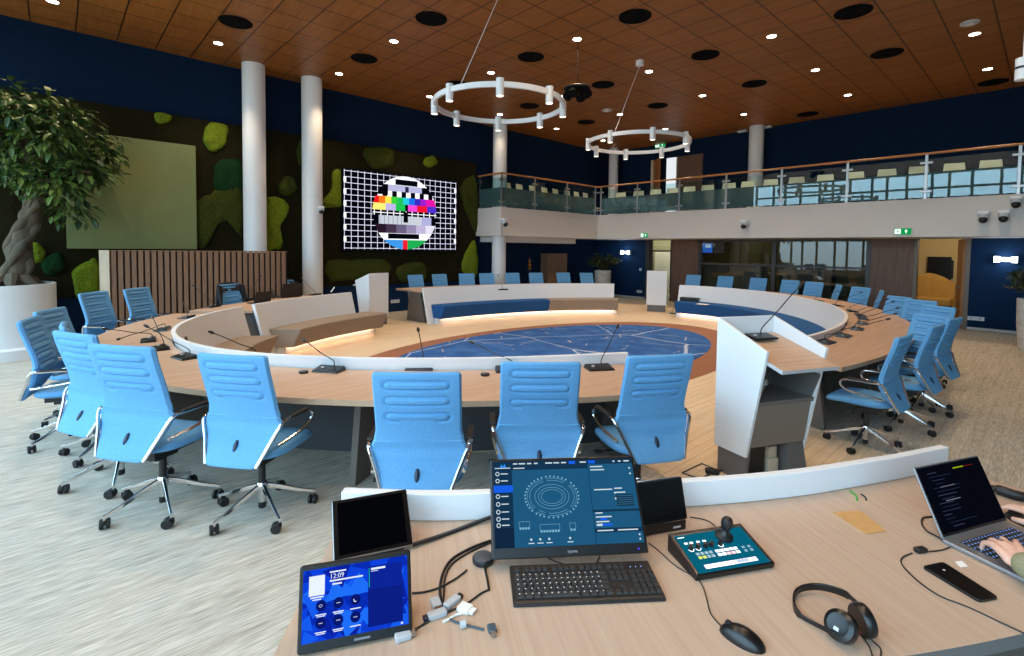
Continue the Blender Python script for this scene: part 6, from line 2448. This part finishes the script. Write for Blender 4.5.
for x, y, lab in ((-8.0, 17.0, 'first round lamp on the ceiling behind the dark glass'), (-7.0, 17.0, 'second round lamp on the ceiling behind the dark glass'), (-7.4, 18.4, 'third round lamp on the ceiling behind the dark glass'), (-10.4, 16.8, 'round lamp added on the lobby ceiling to light the white panel behind the glass door'), (-1.7, 17.8, 'round lamp on the ceiling of the ochre room')):  # the lobby lamp is added to brighten the white panel
    q = thing('room_lamp', lab, 'ceiling light', (x, y, 2.5), 0)
    obj('lamp_ring', lathe(bmesh.new(), [(.10, 0), (.12, 0), (.12, -.02), (.10, -.015)], n=28, capb=False, capt=False), M_white, q, smooth=True)
    obj('lamp', lathe(bmesh.new(), [(.10, -.01), (.10, -.005)], n=28), emis('room_lamp_glow', (1, .85, .6, 1), 5), q)
    l = bpy.data.lights.new('room_lamp_light', 'POINT')
    l.energy = 45 if x > -3 else (110 if x < -9 else 12)
    l.color = (1, .86, .62) if x > -3 else (1, .85, .6)
    l.shadow_soft_size = .12
    o = bpy.data.objects.new('room_lamp_light', l)
    COL.objects.link(o)
    o.location = (x, y, 2.35)
a, b = atY(926, 281, 19.45), atY(951.5, 257, 19.45)
q = thing('wall_screen', 'black switched-off screen on the wall of the ochre room', 'screen', (a.x, 19.5, a.z))
obj('screen_case', bx(0, b.x-a.x, 0, .06, 0, b.z-a.z), M_gloss, q, bevel=.004)
obj('screen_mount', bx(.3, .6, .06, .1, .1, b.z-a.z-.1), M_black, q)
a, b = atY(918, 285, 19.0), atY(956, 274, 19.0)
q = thing('sofa', 'ochre sofa with a curved back in the doorway room', 'sofa', (a.x, 18.9, 0))
wd = b.x-a.x
zt2 = b.z
pl = [(0, .3), (wd, .3)]+[(wd*(1-k/12), zt2-.55*max(0, (1-k/12)-.25)**2-.3*max(0, .25-(1-k/12))) for k in range(13)]
Mfr = Matrix(((1, 0, 0, 0), (0, 0, -1, 0), (0, 1, 0, 0), (0, 0, 0, 1)))
M_ochre = mat('ochre_velvet', S(196, 150, 74), .8, noise=.12, nscale=5)
obj('backrest', prismM(bmesh.new(), pl, -.2, -.02, Mfr), M_ochre, q, bevel=.02)
obj('seat', bx(.02, wd-.02, -.6, .02, .28, .48), M_ochre, q, bevel=.03)
for sx in (.08, wd-.08):
    for sy in (-.55, .12):
        obj('leg', cyl(bmesh.new(), (sx, sy, 0), .02, .3, 12), M_black, q)

# ------------------------------------------------------------------ light
w = bpy.data.worlds.new('overcast_sky')
sc.world = w
w.use_nodes = True
nt = w.node_tree
bg = nt.nodes['Background']
tc = nt.nodes.new('ShaderNodeTexCoord')
sp = nt.nodes.new('ShaderNodeSeparateXYZ')
nt.links.new(tc.outputs['Generated'], sp.inputs[0])
rp = nt.nodes.new('ShaderNodeValToRGB')
rp.color_ramp.elements[0].position = .46
rp.color_ramp.elements[0].color = (.30, .34, .33, 1)
rp.color_ramp.elements[1].position = .56
rp.color_ramp.elements[1].color = (.50, .78, 1.0, 1)
ma = nt.nodes.new('ShaderNodeMath')
ma.operation = 'MULTIPLY_ADD'
ma.inputs[1].default_value = .5
ma.inputs[2].default_value = .5
nt.links.new(sp.outputs['Z'], ma.inputs[0])
nt.links.new(ma.outputs[0], rp.inputs['Fac'])
nt.links.new(rp.outputs['Color'], bg.inputs['Color'])
bg.inputs['Strength'].default_value = 6.9
# sky portal in the window openings
l = bpy.data.lights.new('window_portal', 'AREA')
l.shape = 'RECTANGLE'
l.size, l.size_y = XR-XL, 5.4
l.cycles.is_portal = True
o = bpy.data.objects.new('window_portal', l)
COL.objects.link(o)
o.location = ((XL+XR)/2, YB-.22, 2.75)
o.rotation_euler = Vector((0, 1, 0)).to_track_quat('-Z', 'Y').to_euler()
